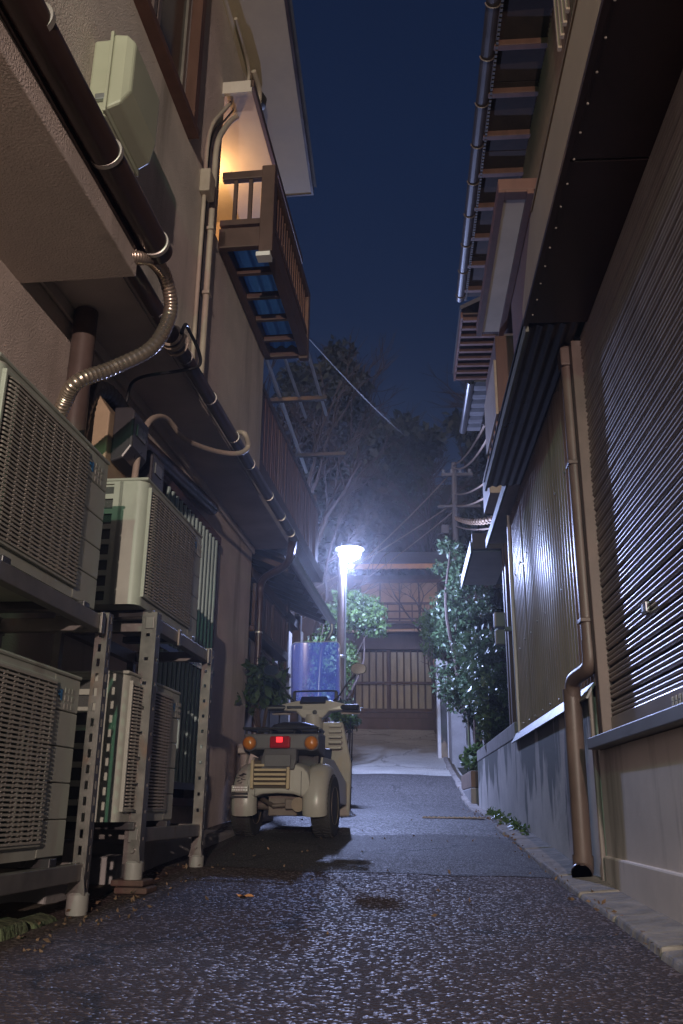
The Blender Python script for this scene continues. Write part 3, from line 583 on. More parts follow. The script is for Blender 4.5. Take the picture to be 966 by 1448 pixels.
# mossy edging stones at the foot of the near rack
ES = ['flat mossy edging stone cut off by the left picture edge', 'mossy edging stone second from the left picture edge', 'mossy edging stone next to the last one before the white foot cup', 'rough mossy edging stone nearest the white foot cup']
for i in range(4):
    u = 2.08+i*.215; b = B(); w = random.uniform(.10, .13); h = random.uniform(.035, .06)
    zz = gz(u)-.03; v = -1.34+random.uniform(-.012, .012)
    b.add([(v, u, zz), (v+w, u+.01, zz), (v+w*.98, u+.2, zz), (v+.01, u+.205, zz), (v+.015, u+.008, zz+h+.03), (v+w-.02, u+.02, zz+h+.02), (v+w-.025, u+.19, zz+h+.022), (v+.02, u+.195, zz+h+.034)],
          [(0, 3, 2, 1), (4, 5, 6, 7), (0, 1, 5, 4), (1, 2, 6, 5), (2, 3, 7, 6), (3, 0, 4, 7)])
    solo('edging_stone', b, moss, ES[i], 'stone', (v+w/2, u+.1, zz), 'l', bevel=.012, group='mossy edging stones in front of the near rack')
b = B().grid(lambda v, u: (v, u, gz(u)+.012+.012*math.sin(u*9+v*14)), [-1.76+.44*i/6 for i in range(7)], [.6+.2*i for i in range(20)])
o = solo('soil_bed', b, soil, None, None, (0, 0, 0), 'l', kind='structure', smooth=True)

# ================================================================== TIMBER HOUSE further along on the left
T2 = Thing('timber_house', 'dark timber house beyond the cream house, with slatted balcony and low eaves', 'house', (-2.2, 10.0, .4), 'l')
T2.part('wall', B().box(-5, -2.15, 7.75, 13.0, .3, 2.9), mat('old_plaster', (.20, .18, .16), .8, var=.25, scale=3))
T2.part('upper_wall', B().box(-5, -2.3, 6.25, 11.0, 2.9, 5.2), mat('dark_plaster', (.10, .09, .085), .8, var=.25))
T2.part('balcony_floor', B().box(-2.3, -1.43, 6.24, 9.9, 2.90, 3.02), wood_br)
sl = None
for i in range(44):
    u = 6.30+i*.081
    if sl is None: sl = T2.part('slat', B().box(-1.50, -1.482, u, u+.05, 3.0, 3.72), wood_red)
    else: T2.again(sl, random.uniform(-.004, .004), u-6.30, random.uniform(-.006, .006))
T2.part('balcony_rail', B().box(-1.53, -1.47, 6.25, 9.9, 3.72, 3.77), wood_br, bevel=.004)
T2.part('balcony_rail', B().box(-1.535, -1.502, 6.25, 9.9, 3.10, 3.15), wood_br)
for u in (6.27, 8.0, 9.8): T2.part('balcony_post', B().box(-1.56, -1.505, u, u+.06, 3.0, 3.95), wood_br)
# low eave, gutter and its downpipe
T2.part('eave_roof', B().prism([(-2.5, 3.02), (-1.42, 2.56), (-1.42, 2.60), (-2.5, 3.10)], 'y', 7.75, 10.5), dark_metal)
for i in range(9): T2.part('rafter', B().beam((-2.4, 7.9+i*.31, 2.93), (-1.46, 7.9+i*.31, 2.53), .035, .05), wood_br)
gt = B(); n = 8
for i in range(n):
    a0, a1 = math.pi+math.pi*i/n, math.pi+math.pi*(i+1)/n
    gt.add([(-1.38+.05*math.cos(a), u, 2.555+.05*math.sin(a)) for u in (7.5, 10.45) for a in (a0, a1)], [(0, 1, 3, 2)])
T2.part('gutter', gt, alu, smooth=True)
T2.part('gutter_pipe', B().tube(arc([(-1.38, 10.40, 2.52), (-1.38, 10.40, 2.42), (-1.44, 10.38, 2.30), (-1.5, 10.33, 2.1), (-1.52, 10.3, 1.2), (-1.52, 10.3, .5)], 5), .028, 10), alu, smooth=True)
# reddish slatted screens
for k, (a, c) in enumerate(((7.78, 8.62), (8.66, 9.46))):
    fr = B(); fr.box(-1.77, -1.74, a, c, 2.345, 2.375); fr.box(-1.77, -1.74, a, c, 1.985, 2.01); fr.box(-1.77, -1.74, a, a+.025, 2.0, 2.35); fr.box(-1.77, -1.74, c-.025, c, 2.0, 2.35)
    f = T2.part('screen', fr, wood_br); s0 = None
    for i in range(9):
        u = a+.03+i*(c-a-.05)/9
        if s0 is None: s0 = T2.part('slat', B().box(-1.765, -1.75, u, u+.075, 2.005, 2.35), wood_red, f)
        else: T2.again(s0, random.uniform(-.003, .003), u-(a+.03), 0)
T2.part('screen_shelf', B().box(-2.15, -1.74, 7.78, 9.5, 1.93, 1.98), wood_br)
T2.part('lower_wall', B().box(-2.15, -1.86, 7.76, 9.3, .3, 1.93), cream_h)
for u in (9.55, 10.4): T2.part('post', B().box(-1.86, -1.76, u, u+.10, .4, 2.62), wood_br, bevel=.006)
T2.part('beam', B().box(-1.9, -1.78, 7.8, 10.6, 2.44, 2.54), wood_br)
P = Thing('board_fence', 'weathered plywood fence panels behind the potted shrub and the scooter', 'fence', (-1.72, 8.6, .35), 'l')
for i in range(3): P.part('panel', B().box(-1.735+.004*i, -1.705+.004*i, 7.95+i*.49, 8.43+i*.49, .35, 1.74), mat('plywood', (.20, .155, .115), .7, var=.25, scale=6, streak=.3), bevel=.004)
P.part('cap_rail', B().box(-1.75, -1.69, 7.93, 9.45, 1.74, 1.77), wood_br)
for v, u0, u1 in ((-1.05, 6.18, 7.42), (-1.25, 6.18, 7.45)):
    solo('laundry_pole', B().tube([(v, u0, 3.875), (v-.012, u1, 3.875)], .014, 10), alu, 'pale laundry pole sticking out past the balcony, ' + ('outer one of the pair' if v > -1.1 else 'inner one of the pair'), 'pole', (v, u0, 3.86), 'l', smooth=True, group='laundry poles past the balcony')
solo('laundry_pole', B().tube([(-1.40, 6.25, 3.872), (-1.475, 8.85, 3.872)], .018, 10), alu, 'long pale laundry pole running along above the slatted balcony', 'pole', (-1.43, 6.25, 3.86), 'l', smooth=True)
solo('pole_bracket', B().box(-1.60, -1.00, 6.98, 7.02, 3.825, 3.858), dark_metal, 'dark cross bar holding the laundry poles nearer the brown balcony', 'bracket', (-1.3, 7.0, 3.82), 'l')
solo('pole_bracket', B().box(-1.60, -0.98, 8.28, 8.32, 3.825, 3.858), dark_metal, 'dark cross bar farther along, holding only the long laundry pole', 'bracket', (-1.3, 8.3, 3.82), 'l')

# ================================================================== STREET LAMPS
def lamp_post(label, x, y, zl, dx, energy, color, emis, warm, globe=.10):
    z0 = gz(y)-.05 if y < 23 else gz(y)
    T = Thing('street_lamp', label, 'street lamp', (x, y, z0))
    T.part('pole', B().tube([(x, y, z0), (x, y, z0+1.2), (x, y, zl+.05)], [.075, .065, .05], 18), mat('lamp_pole', (.17, .13, .11), .5, metal=.2), smooth=True)
    T.part('conduit', B().tube([(x+.075, y-.02, z0+.4), (x+.062, y-.02, zl-.1)], .014, 8), alu, smooth=True)
    T.part('arm', B().tube(arc([(x, y, zl), (x+dx*.4, y-.02, zl+.12), (x+dx, y-.03, zl+.14)], 6), .02, 10), alu, smooth=True)
    h = T.part('shade', B().lathe((x+dx, y-.03, zl), [(.03, .17), (.08, .15), (globe+.05, .08), (globe+.055, .07), (.06, .10), (.02, .11)], 20), alu, smooth=True)
    T.part('bulb', B().lathe((x+dx, y-.03, zl), [(.02, .06), (globe*.7, .045), (globe, 0), (globe*.85, -.05), (globe*.5, -.085), (.01, -.10)], 20), emat('bulb_'+warm, color, emis), smooth=True)
    T.part('collar', B().lathe((x, y, z0+1.9), [(.064, -.02), (.07, -.015), (.07, .015), (.064, .02)], 16), alu)
    L = bpy.data.lights.new('street_lamp_light', 'POINT'); L.energy = energy; L.color = color; L.shadow_soft_size = .05
    o = bpy.data.objects.new('street_lamp_light', L); col.objects.link(o); o.location = (x+dx, y-.03, zl-.16)
lamp_post('bright blue-white street lamp on a brown pole at the bend of the lane', -.90, 13.0, 4.09, .125, LAMP_W, (.44, .54, 1.0), 260, 'cool', .17)
# the two lamps down the lane behind the photographer: their light and shadows lie on both walls
lamp_post('warm street lamp on a post down the lane behind the viewer', .75, -7.0, 2.45, -.2, WARM_W, (1.0, .77, .68), 30, 'warm')
lamp_post('greenish old street lamp on a post down the lane behind the viewer', -.95, -5.5, 3.6, .25, GREEN_W, (.40, 1.0, .62), 30, 'green')

# ================================================================== DELIVERY SCOOTER
SX, SY = -.765, 6.05
S = Thing('delivery_scooter', 'cream three-wheeled delivery scooter with a tall clear windscreen, seen from behind', 'scooter', (SX, SY, gz(SY)+.012), rot=R(-6.5))
def wheel(x, y, r, w, nm='wheel'):
    t = B(); hw = w/2
    t.lathe((x, y, r), [(r*.58, -hw*.9), (r*.80, -hw), (r*.94, -hw*.92), (r*.995, -hw*.6), (r, 0), (r*.995, hw*.6), (r*.94, hw*.92), (r*.80, hw), (r*.58, hw*.9)], 36, 'x')
    ty = S.part(nm, t, rubber, smooth=True)
    g = B()
    for k in range(40):
        a = 2*math.pi*k/40
        for s_ in (-1, 1):
            g.beam((x+s_*hw*.12, y+math.cos(a)*r*1.0, r+math.sin(a)*r*1.0), (x+s_*hw*.78, y+math.cos(a+.10)*r*.985, r+math.sin(a+.10)*r*.985), .012, .007, (0, math.cos(a), math.sin(a)))
    S.part('tread', g, rubber, ty, stuff=True)
    rm = B().lathe((x, y, r), [(.02, -hw*.35), (r*.30, -hw*.5), (r*.52, -hw*.55), (r*.60, -hw*.93), (r*.60, hw*.93), (r*.52, hw*.55), (r*.30, hw*.5), (.02, hw*.35)], 28, 'x'); S.part('rim', rm, rimm, ty, smooth=True)
wheel(-.262, 0.0, .195, .135); wheel(.262, 0.0, .195, .135); wheel(0, 1.20, .20, .10, 'front_wheel')
# rear body shell: a lofted hood with two fenders
def sec(y, k, lift=0.0):
    pts = [(-.205, .245), (-.205, .34), (-.19, .40), (-.16, .435), (-.11, .455), (0, .46), (.11, .455), (.16, .435), (.19, .40), (.205, .34), (.205, .245), (.15, .245), (.10, .262), (0, .268), (-.10, .262), (-.15, .245)]
    return [(x, y, .245+(z-.245)*(1-.35*k)+lift) for x, z in pts]
b = B(); b.loft([sec(-.235, .40, .01), sec(-.222, .18), sec(-.19, .05), sec(-.08, 0), sec(.10, 0), sec(.26, .25, .0), sec(.31, .6, .03)])
S.part('rear_body', b, scoot_m, smooth=True, bevel=.008)
for sd_ in (-1, 1):
    rings = []
    for k in range(19):
        a = R(200-k*11.5); ro = .232+.012*math.sin(math.pi*k/18)
        pr = [(.150, -.055), (.155, -.02), (.172, .004), (.21, .018), (.26, .022), (.305, .016), (.338, -.004), (.350, -.035), (.352, -.075), (.342, -.075), (.335, -.02), (.25, .006), (.18, -.010), (.163, -.055)]
        rings.append([(sd_*(.15+(x-.15)*.80), math.cos(a)*(ro+q), .195+math.sin(a)*(ro+q)*(1.0 if math.sin(a) > 0 else .8)) for x, q in pr])
    b = B(); b.loft(rings); S.part('fender', b, scoot_m, smooth=True)
for i in range(5):
    S.part('vent_slat', B().box(-.155, .055, -.262, -.225, .315+i*.028, .331+i*.028), scoot_yel, bevel=.003)
S.part('vent_shade_back', B().box(-.175, .075, -.240, -.21, .295, .465), mat('vent_gap_shade', (.05, .036, .022), .7), bevel=.004)  # dark block painted for the shade between the lit slats
for x_ in (-.178, .058): S.part('vent_frame', B().box(x_, x_+.02, -.262, -.225, .292, .468), scoot_yel, bevel=.004)
b = B()
for x0, x1, z in ((-.295, -.19, .262), (-.295, -.19, .242)): b.box(x0, x1, -.262, -.2545, z-.006, z+.006)
for k in range(12): xx = -.285+random.random()*.04+.0*k; b.box(xx, xx+.025*random.random()+.006, -.232+.0023*k, -.212+.0023*k, .325+.008*k*.7, .328+.008*k*.7)
S.part('fender_lettering', b, ink)
S.part('fender_sticker', B().box(-.297, -.188, -.2592, -.2465, .272, .312), label_gr)
b = B()
for r in range(2):
    x = -.290
    while x < -.20: d = random.uniform(.006, .014); b.box(x, x+d, -.2606, -.2592, .280+r*.015, .289+r*.015); x += d+.004
S.part('sticker_lettering', b, white_paint)
# tail unit
b = B(); b.loft([[(-.25, -.20, .535), (.25, -.20, .535), (.25, -.20, .635), (-.25, -.20, .635)], [(-.235, .10, .50), (.235, .10, .50), (.235, .10, .65), (-.235, .10, .65)]])
S.part('tail_unit', b, scoot_gr, bevel=.012)
for x in (-.205, .205):
    t = S.part('turn_signal', B().lathe((x, -.20, .575), [(.042, 0), (.044, -.012), (.040, -.03), (.028, -.040), (.005, -.044)], 20, 'y'), amber, smooth=True)
    S.part('lamp_ring', B().lathe((x, -.20, .575), [(.050, .01), (.050, -.008), (.045, -.012)], 20, 'y'), scoot_gr, t)
tl = S.part('tail_light', B().box(-.068, .068, -.232, -.195, .542, .618), redl, bevel=.012)
S.part('lit_bulb', B().box(-.022, .020, -.2345, -.231, .578, .612), emat('tail_glow', (1.0, .02, .03), 1.1, (.5, .02, .02)), tl, bevel=.003)
b = B(); b.loft([[(-.105, -.205, .545), (.105, -.205, .545), (.105, -.12, .545), (-.105, -.12, .545)], [(-.115, -.245, .47), (.115, -.245, .47), (.115, -.18, .47), (-.115, -.18, .47)], [(-.105, -.262, .41), (.105, -.262, .41), (.105, -.22, .41), (-.105, -.22, .41)]])
S.part('mud_flap', b, scoot_gr, bevel=.008)
b = B(); b.loft([[(-.20, .02, .40), (.20, .02, .40), (.22, .02, .56), (-.22, .02, .56)], [(-.20, .42, .34), (.20, .42, .34), (.225, .42, .58), (-.225, .42, .58)]]); S.part('under_seat_box', b, seat_m, bevel=.02)
b = B()
for (x0, y0, x1, y1) in ((-.25, -.20, .25, -.20), (-.25, -.20, -.22, .10), (.25, -.20, .22, .10), (-.08, -.20, -.08, .08), (.08, -.20, .08, .08), (-.22, .02, .22, .02)): b.tube([(x0, y0, .668), (x1, y1, .668)], .009, 8)
for x in (-.24, .24, -.08, .08): b.tube([(x, -.17, .63), (x, -.17, .668)], .008, 6)
S.part('carrier_rack', b, black_m, smooth=True)
b = B(); b.loft([[(x*s_, y, .655+z*h) for x, z in ((-.15, 0), (-.165, .03), (-.14, .07), (-.06, .09), (.06, .09), (.14, .07), (.165, .03), (.15, 0))] for y, s_, h in ((.06, .75, .55), (.10, .95, .9), (.25, 1, 1), (.42, .95, .9), (.55, .6, .6))]); S.part('seat', b, seat_m, smooth=True, bevel=.01)
# legshield, column, handlebar
b = B(); b.loft([[(-.25, .98, .12), (.25, .98, .12), (.26, .94, .12), (-.26, .94, .12)], [(-.275, .93, .50), (.275, .93, .50), (.275, .89, .50), (-.275, .89, .50)], [(-.22, .86, .80), (.22, .86, .80), (.22, .82, .80), (-.22, .82, .80)]]); S.part('leg_shield', b, scoot_m, smooth=True, bevel=.015)
for x in (-.165, .165):
    for i in range(5): S.part('shield_rib', B().box(x-.05, x+.05, .805+.0*i, .86, .60+i*.04, .622+i*.04), scoot_m, bevel=.006)
S.part('side_panel', B().prism([(-.12, .24), (.90, .20), (.90, .36), (.40, .50), (.0, .50)], 'x', .225, .242), scoot_m, bevel=.006)
S.part('side_panel', B().prism([(-.12, .24), (.90, .20), (.90, .36), (.40, .50), (.0, .50)], 'x', -.242, -.225), scoot_m, bevel=.006)
S.part('foot_board', B().box(-.22, .22, .35, .92, .19, .25), scoot_gr, bevel=.01)
S.part('steering_column', B().tube([(0, .86, .56), (0, .81, .76), (0, .79, .86)], [.085, .07, .065], 18), scoot_m, smooth=True)
b = B(); b.loft([[(-.255, .77, .885), (-.25, .77, .93), (-.12, .76, .955), (.12, .76, .955), (.25, .77, .93), (.255, .77, .885), (.13, .75, .875), (.08, .75, .825), (-.08, .75, .825), (-.13, .75, .875)],
                 [(-.255, .84, .885), (-.25, .84, .93), (-.12, .85, .965), (.12, .85, .965), (.25, .84, .93), (.255, .84, .885), (.13, .86, .87), (.08, .86, .83), (-.08, .86, .83), (-.13, .86, .87)]]); S.part('handlebar_cover', b, scoot_m, bevel=.01)
b = B(); b.prism([(.735, .94), (.80, .99), (.84, .99), (.84, .95), (.75, .93)], 'x', -.10, .10); S.part('instrument_hood', b, black_m, bevel=.006)
S.part('ignition_lock', B().lathe((.02, .748, .865), [(.018, .01), (.018, -.004), (.011, -.006)], 14, 'y'), black_m)
S.part('switch_box', B().box(-.20, -.08, .742, .765, .895, .915), black_m, bevel=.004)
for s_ in (-1, 1):
    S.part('grip', B().tube([(s_*.20, .79, .905), (s_*.35, .75, .90)], [.023, .022], 14), black_m, smooth=True)
    S.part('brake_lever', B().tube(arc([(s_*.19, .83, .89), (s_*.28, .85, .885), (s_*.36, .82, .88)], 4), .007, 8), alu, smooth=True)
    S.part('hand_guard', B().box(s_*.27-.075, s_*.27+.075, .86, .885, .86, .92), scoot_m, bevel=.01)
    m = S.part('mirror_stem', B().tube(arc([(s_*.15, .80, .955), (s_*.20, .80, 1.0), (s_*.26, .80, 1.09), (s_*.325, .80, 1.15)], 4), .0065, 8), black_m, smooth=True)
    cxm, cy, cz = s_*.345, .80, 1.195
    ring = [(cxm+.062*math.copysign(abs(math.cos(t))**.75, math.cos(t)), .0, cz+.042*math.copysign(abs(math.sin(t))**.75, math.sin(t))) for t in [2*math.pi*i/24 for i in range(24)]]
    b = B(); b.loft([[(cxm+(x-cxm)*q, cy+d, cz+(z-cz)*q) for x, _, z in ring] for d, q in ((-.008, .97), (0, 1.0), (.02, .9), (.035, .5))]); h = S.part('mirror', b, black_m, smooth=True)
    b = B(); b.loft([[(cxm+(x-cxm)*.9, cy+d, cz+(z-cz)*.9) for x, _, z in ring] for d in (-.0105, -.0085)]); S.part('mirror_glass', b, chrome, h)
# windscreen
wm = bpy.data.materials.new('acrylic_screen'); wm.use_nodes = True; t = wm.node_tree; n = t.nodes; t.links.clear()
tr = n.new('ShaderNodeBsdfTransparent'); tr.inputs[0].default_value = (.86, .90, .97, 1); tl_ = n.new('ShaderNodeBsdfTranslucent'); tl_.inputs[0].default_value = (.40, .48, 1.0, 1); gl = n.new('ShaderNodeBsdfGlossy'); gl.inputs['Roughness'].default_value = .12  # blue tint puts the street lamp's light into the acrylic colour
ge = n.new('ShaderNodeNewGeometry'); nz = n.new('ShaderNodeTexNoise'); nz.inputs['Scale'].default_value = 14; nz.inputs['Detail'].default_value = 6; t.links.new(ge.outputs['Position'], nz.inputs[0])
mr = n.new('ShaderNodeMapRange'); mr.inputs['To Min'].default_value = .11; mr.inputs['To Max'].default_value = .30; t.links.new(nz.outputs[0], mr.inputs[0])
m1 = n.new('ShaderNodeMixShader'); t.links.new(mr.outputs[0], m1.inputs[0]); t.links.new(tr.outputs[0], m1.inputs[1]); t.links.new(tl_.outputs[0], m1.inputs[2])
m2 = n.new('ShaderNodeMixShader'); m2.inputs[0].default_value = .05; t.links.new(m1.outputs[0], m2.inputs[1]); t.links.new(gl.outputs[0], m2.inputs[2]); t.links.new(m2.outputs[0], n['Material Output'].inputs[0])
def scr(hw, h0, h1, rc):
    pts = []
    for (cx, cz, a0) in ((hw-rc, h1-rc, 0), (-hw+rc, h1-rc, 90), (-hw+rc, h0+rc, 180), (hw-rc, h0+rc, 270)):
        for k in range(7): a = R(a0+k*15); pts.append((cx+rc*math.cos(a), cz+rc*math.sin(a)))
    return pts
o2 = scr(.195, .955, 1.415, .045)
b = B(); bend = lambda x, z, d: (x, .90+d-1.2*x*x-.10*(z-.95), z)
nx, nzz = 14, 16
def clampx(z):   # half width with rounded corners
    hw, rc = .195, .045
    for e in (.955, 1.415):
        q = abs(z-e)
        if q < rc: return hw-rc+math.sqrt(max(0, rc*rc-(rc-q)**2))
    return hw
zs = [.955+.46*i/nzz for i in range(nzz+1)]; zs = sorted(set(zs+[.957, .962, .97, 1.40, 1.408, 1.413]))
b.grid(lambda z, f: bend(f*clampx(z), z, 0), zs, [-1+2*i/nx for i in range(nx+1)]); ws = S.part('windscreen', b, wm, smooth=True)
md = ws.modifiers.new('thick', 'SOLIDIFY'); md.thickness = .003
rim = [bend(x, z, -.001) for x, z in o2]; S.part('screen_edge', B().tube(rim+[rim[0]], .0030, 6), mat('screen_edge', (.5, .55, .65), .2), ws, smooth=True)
S.part('screen_bracket', B().tube(arc([(-.165, .85, .93), (-.165, .845, 1.02), (-.15, .845, 1.035), (0, .86, 1.038), (.15, .845, 1.035), (.165, .845, 1.02), (.165, .85, .93)], 5), .0065, 8), black_m, ws, smooth=True)
for x in (-.165, .165): S.part('bracket_post', B().box(x-.012, x+.012, .83, .855, .93, 1.03), black_m, ws, bevel=.003)
for s_ in (-1, 1):
    S.part('control_cable', B().tube(arc([(s_*.20, .83, .90), (s_*.17, .95, 1.0), (s_*.08, .99, .90), (s_*.03, .97, .70)], 6), .006, 6), black_m, smooth=True)
    S.part('panel_seam', B().box(s_*.150-.0015, s_*.150+.0015, -.237, -.226, .25, .40), dark_m)
S.part('licence_plate_holder', B().box(-.085, .085, -.274, -.262, .425, .50), scoot_gr, bevel=.004)
# mechanics under the tail
b = B(); b.tube([(-.26, 0, .195), (.26, 0, .195)], .03, 12); b.box(-.09, .10, -.12, .16, .13, .26); b.tube([(-.16, -.05, .24), (-.05, -.14, .19), (.08, -.14, .20)], .016, 8); b.box(.03, .15, -.16, -.04, .17, .235); S.part('axle', b, mat('oily_metal', (.13, .10, .085), .5, metal=.4), bevel=.006)
S.part('muffler', B().tube([(.12, -.18, .20), (.14, .2, .20)], .045, 14), mat('muffler', (.25, .19, .14), .5, metal=.4), smooth=True)
S.part('side_bracket', B().beam((-.285, -.05, .39), (-.25, -.06, .53), .03, .012), scoot_m); S.part('side_bracket', B().box(-.32, -.22, -.09, -.05, .52, .555), scoot_m, bevel=.004)


# ================================================================== RIGHT: SHUTTERED SHOP
Q = Thing('shuttered_shop', 'shop front with a closed steel shutter over a beige rendered wall on the right', 'shop', (1.2, 2.5, 0))
Q.part('lower_wall', B().box(.85, 1.6, -.6, 4.03, -.1, .665), beige_wall)
Q.part('plinth', B().box(.836, .86, -.6, 4.035, -.1, .24), beige_wall, bevel=.008)
Q.part('sill', B().box(.795, 1.0, -.6, 4.00, .668, .715), flash_m, bevel=.004)
Q.part('side_rail', B().box(.842, .90, 3.90, 3.955, .716, 2.60), brown_pipe, bevel=.004)
Q.part('corner_post', B().box(.865, 1.3, 3.957, 4.05, .70, 2.62), brown_pipe)
sh = Q.part('shutter', B().box(.905, .92, -.6, 3.91, .72, 2.61), dark_metal, label='closed grey-brown steel roller shutter')
prof = [(0, 0)]; pitch = .0705; nst = 30
for i in range(nst+1):
    t = i/nst; z = t*(pitch-.011); prof.append((-.007-.010*abs(math.sin(3*math.pi*t))**.8, z))
prof.append((0, pitch-.011))
def slat_mesh():
    b = B(); n = len(prof); ys = (-.6, 3.895)
    b.add([(.902+x, y, .80+z) for y in ys for x, z in prof], [(i, i+1, n+i+1, n+i) for i in range(n-1)]+[tuple(range(n)), tuple(range(2*n-1, n-1, -1))]); return b
s0 = Q.part('slat', slat_mesh(), shutter_m, sh, smooth=True)
for i in range(1, 26): c_ = Q.again(s0, random.uniform(-.002, .002), 0, i*pitch); c_.rotation_euler = (random.uniform(-.0006, .0006), random.uniform(-.05, .05)*0, random.uniform(-.0009, .0009))
Q.part('bottom_bar', B().box(.882, .904, -.6, 3.898, .718, .797), shutter_m, sh, bevel=.004)
b = B(); y = 3.02
for k in range(4):
    for q in range(3): b.box(.8795, .8815, y-.040*k-.030+.008*q, y-.040*k-.026+.008*q, .742, .775)
    b.box(.8795, .8815, y-.040*k-.032, y-.040*k-.006, .757, .761)
Q.part('maker_lettering', b, mat('pale_print', (.42, .42, .46), .5), sh)
Q.part('shutter_lock', B().box(.868, .888, 3.16, 3.225, 1.09, 1.135), chrome, sh, bevel=.006); Q.part('keyhole', B().box(.866, .869, 3.185, 3.205, 1.10, 1.125), black_m, sh)
for y0, y1 in ((-.6, 2.615), (2.625, 3.73)):
    Q.part('canopy_panel', B().box(.612, .905, y0, y1, 2.60, 2.63), canopy_m, bevel=.003)
Q.part('canopy_lip', B().box(.590, .611, -.6, 3.735, 2.588, 2.612), canopy_m)
f0 = None
for i in range(22):
    y = 3.65-i*.13
    if f0 is None: f0 = Q.part('screw', B().lathe((.625, y, 2.596), [(.004, .004), (.0045, .0), (.002, -.002)], 8), band_m)
    else: Q.again(f0, random.uniform(-.002, .002), -i*.13, 0)
Q.part('fascia', B().prism([(-.6, 2.613), (3.74, 2.613), (3.74, 2.68), (3.36, 2.915), (-.6, 2.895)], 'x', .592, .622), fascia_m, bevel=.004)
Q.part('fascia_cap', B().box(.586, .63, -.6, 3.30, 2.90, 2.915), siding_m)
Q.part('canopy_top', B().box(.60, 1.3, -.6, 3.70, 2.64, 2.66), dark_metal)

# ================================================================== RIGHT: CORRUGATED HOUSE
K = Thing('corrugated_house', 'house on the right clad in beige corrugated sheet over a stained concrete base', 'house', (1.5, 6.5, .3))
K.part('concrete_base', B().box(.85, 1.4, 4.10, 6.94, -.1, .905), concrete_st)
K.part('corner_pier', B().box(.868, 1.0, 4.04, 4.098, .0, 1.02), mat('brown_pier', (.24, .16, .11), .8, bump=.6, bscale=60, var=.3))
K.part('flashing', B().prism([(.815, .895), (.825, .892), (.86, .955), (.90, .955), (.90, .965), (.855, .965)], 'y', 4.06, 6.94), flash_m)
def corr(y0, y1, z0, z1, x, pitch, amp):
    n = int((y1-y0)/pitch*8); b = B()
    b.grid(lambda y, z: (x+amp*math.cos(2*math.pi*y/pitch)+.0022*math.sin(y*3.7+z*2.1)*math.sin(z*4.3+y), y, z), [y0+(y1-y0)*i/n for i in range(n+1)], [z0+(z1-z0)*k/10 for k in range(11)]); return b
for y0, y1 in ((4.02, 4.72), (4.70, 5.42), (5.40, 6.12), (6.10, 6.75)): K.part('corrugated_sheet', corr(y0, y1, .95, 2.64, .872+random.uniform(-.002, .002), .076, .009), corr_m, smooth=True)
sc0 = None
for yy_ in [4.10+.304*i for i in range(9)]:
    for zz_ in (1.0, 1.55, 2.1, 2.58):
        if sc0 is None: sc0 = K.part('screw', B().lathe((.8615, yy_, zz_), [(.006, .004), (.006, -.002), (.003, -.004)], 8, 'x'), band_m); p0_ = (yy_, zz_)
        else: K.again(sc0, random.uniform(-.001, .001), yy_-p0_[0], zz_-p0_[1]+random.uniform(-.01, .01))
K.part('inner_wall', B().box(.885, 1.4, 4.05, 6.75, .9, 2.7), dark_m)
K.part('wall_corner_trim', B().box(.845, .90, 6.745, 6.78, .96, 2.64), flash_m, bevel=.003)
b = B(); n = 60
b.grid(lambda x, y: (x, y, 2.60+.006*math.cos(2*math.pi*x/.055)+(x-.62)*.08), [.62+.24*i/n for i in range(n+1)], [3.76, 5.98]); K.part('eave_sheet', b, dark_metal, smooth=True, label='dark ribbed metal eave over the corrugated wall')
K.part('eave_edge', B().box(.605, .622, 3.76, 6.0, 2.575, 2.635), edge_m, bevel=.003)
K.part('eave_top', B().prism([(.60, 2.64), (1.2, 2.95), (1.2, 3.0), (.60, 2.66)], 'y', 3.76, 6.0), dark_metal)
K.part('far_eave', B().prism([(.775, 2.655), (.94, 2.66), (.94, 2.72), (.775, 2.69)], 'y', 5.99, 7.6), soffit_m)
K.part('far_eave_edge', B().box(.757, .775, 6.0, 7.62, 2.62, 2.70), edge_m, bevel=.003)
K.part('upper_wall', corr(2.2, 9.0, 2.7, 6.05, 1.175, .045, .007), siding_m, smooth=True)
K.part('upper_core', B().box(1.195, 3.5, 2.0, 9.0, 2.66, 6.05), dark_m)
g0 = None
for i in range(5):
    y = 4.30+i*.10
    if g0 is None: g0 = K.part('lattice_bar', B().box(1.09, 1.115, y, y+.03, 5.25, 6.0), fascia_m)
    else: K.again(g0, 0, i*.10, 0)
# main eave: rafters, boards and gutter
K.part('roof', B().prism([(.76, 6.06), (3.5, 7.5), (3.5, 7.6), (.74, 6.12)], 'y', 1.8, 9.0), tile_m)
for i in range(9):
    y = 1.8+i*.8; K.part('eave_board', B().box(.775, 1.20, y, y+.79, 6.045, 6.06), mat('old_eave_board', (.035, .023, .019), .95, var=.4, scale=7))
for i in range(15): K.part('rafter', B().beam((.76, 2.0+i*.485, 6.015), (1.20, 2.0+i*.485, 6.02), .055, .055), wood_red, bevel=.004)
K.part('eave_batten', B().box(.765, .785, 1.8, 9.0, 6.0, 6.06), wood_br)
b = B(); n = 10
for i in range(n):
    a0, a1 = math.pi+math.pi*i/n, math.pi+math.pi*(i+1)/n
    b.add([(.722+.052*math.cos(a), y, 6.02+.052*math.sin(a)) for y in (1.8, 8.98) for a in (a0, a1)], [(0, 1, 3, 2)])
gu = K.part('gutter', b, mat('brown_gutter', (.050, .040, .040), .45, var=.2), smooth=True)
for i in range(15): K.part('gutter_hook', B().tube([(.722+.056*math.cos(a), 2.1+i*.485, 6.02+.056*math.sin(a)) for a in [math.pi*1.0+math.pi*k/10 for k in range(11)]], .006, 6), brown_pipe, gu)
b = B()
for i in range(170): b.box(.776, .795, 1.85+i*.042, 1.873+i*.042, 5.985, 6.0)
K.part('tile_edge', b, tile_m, stuff=True)
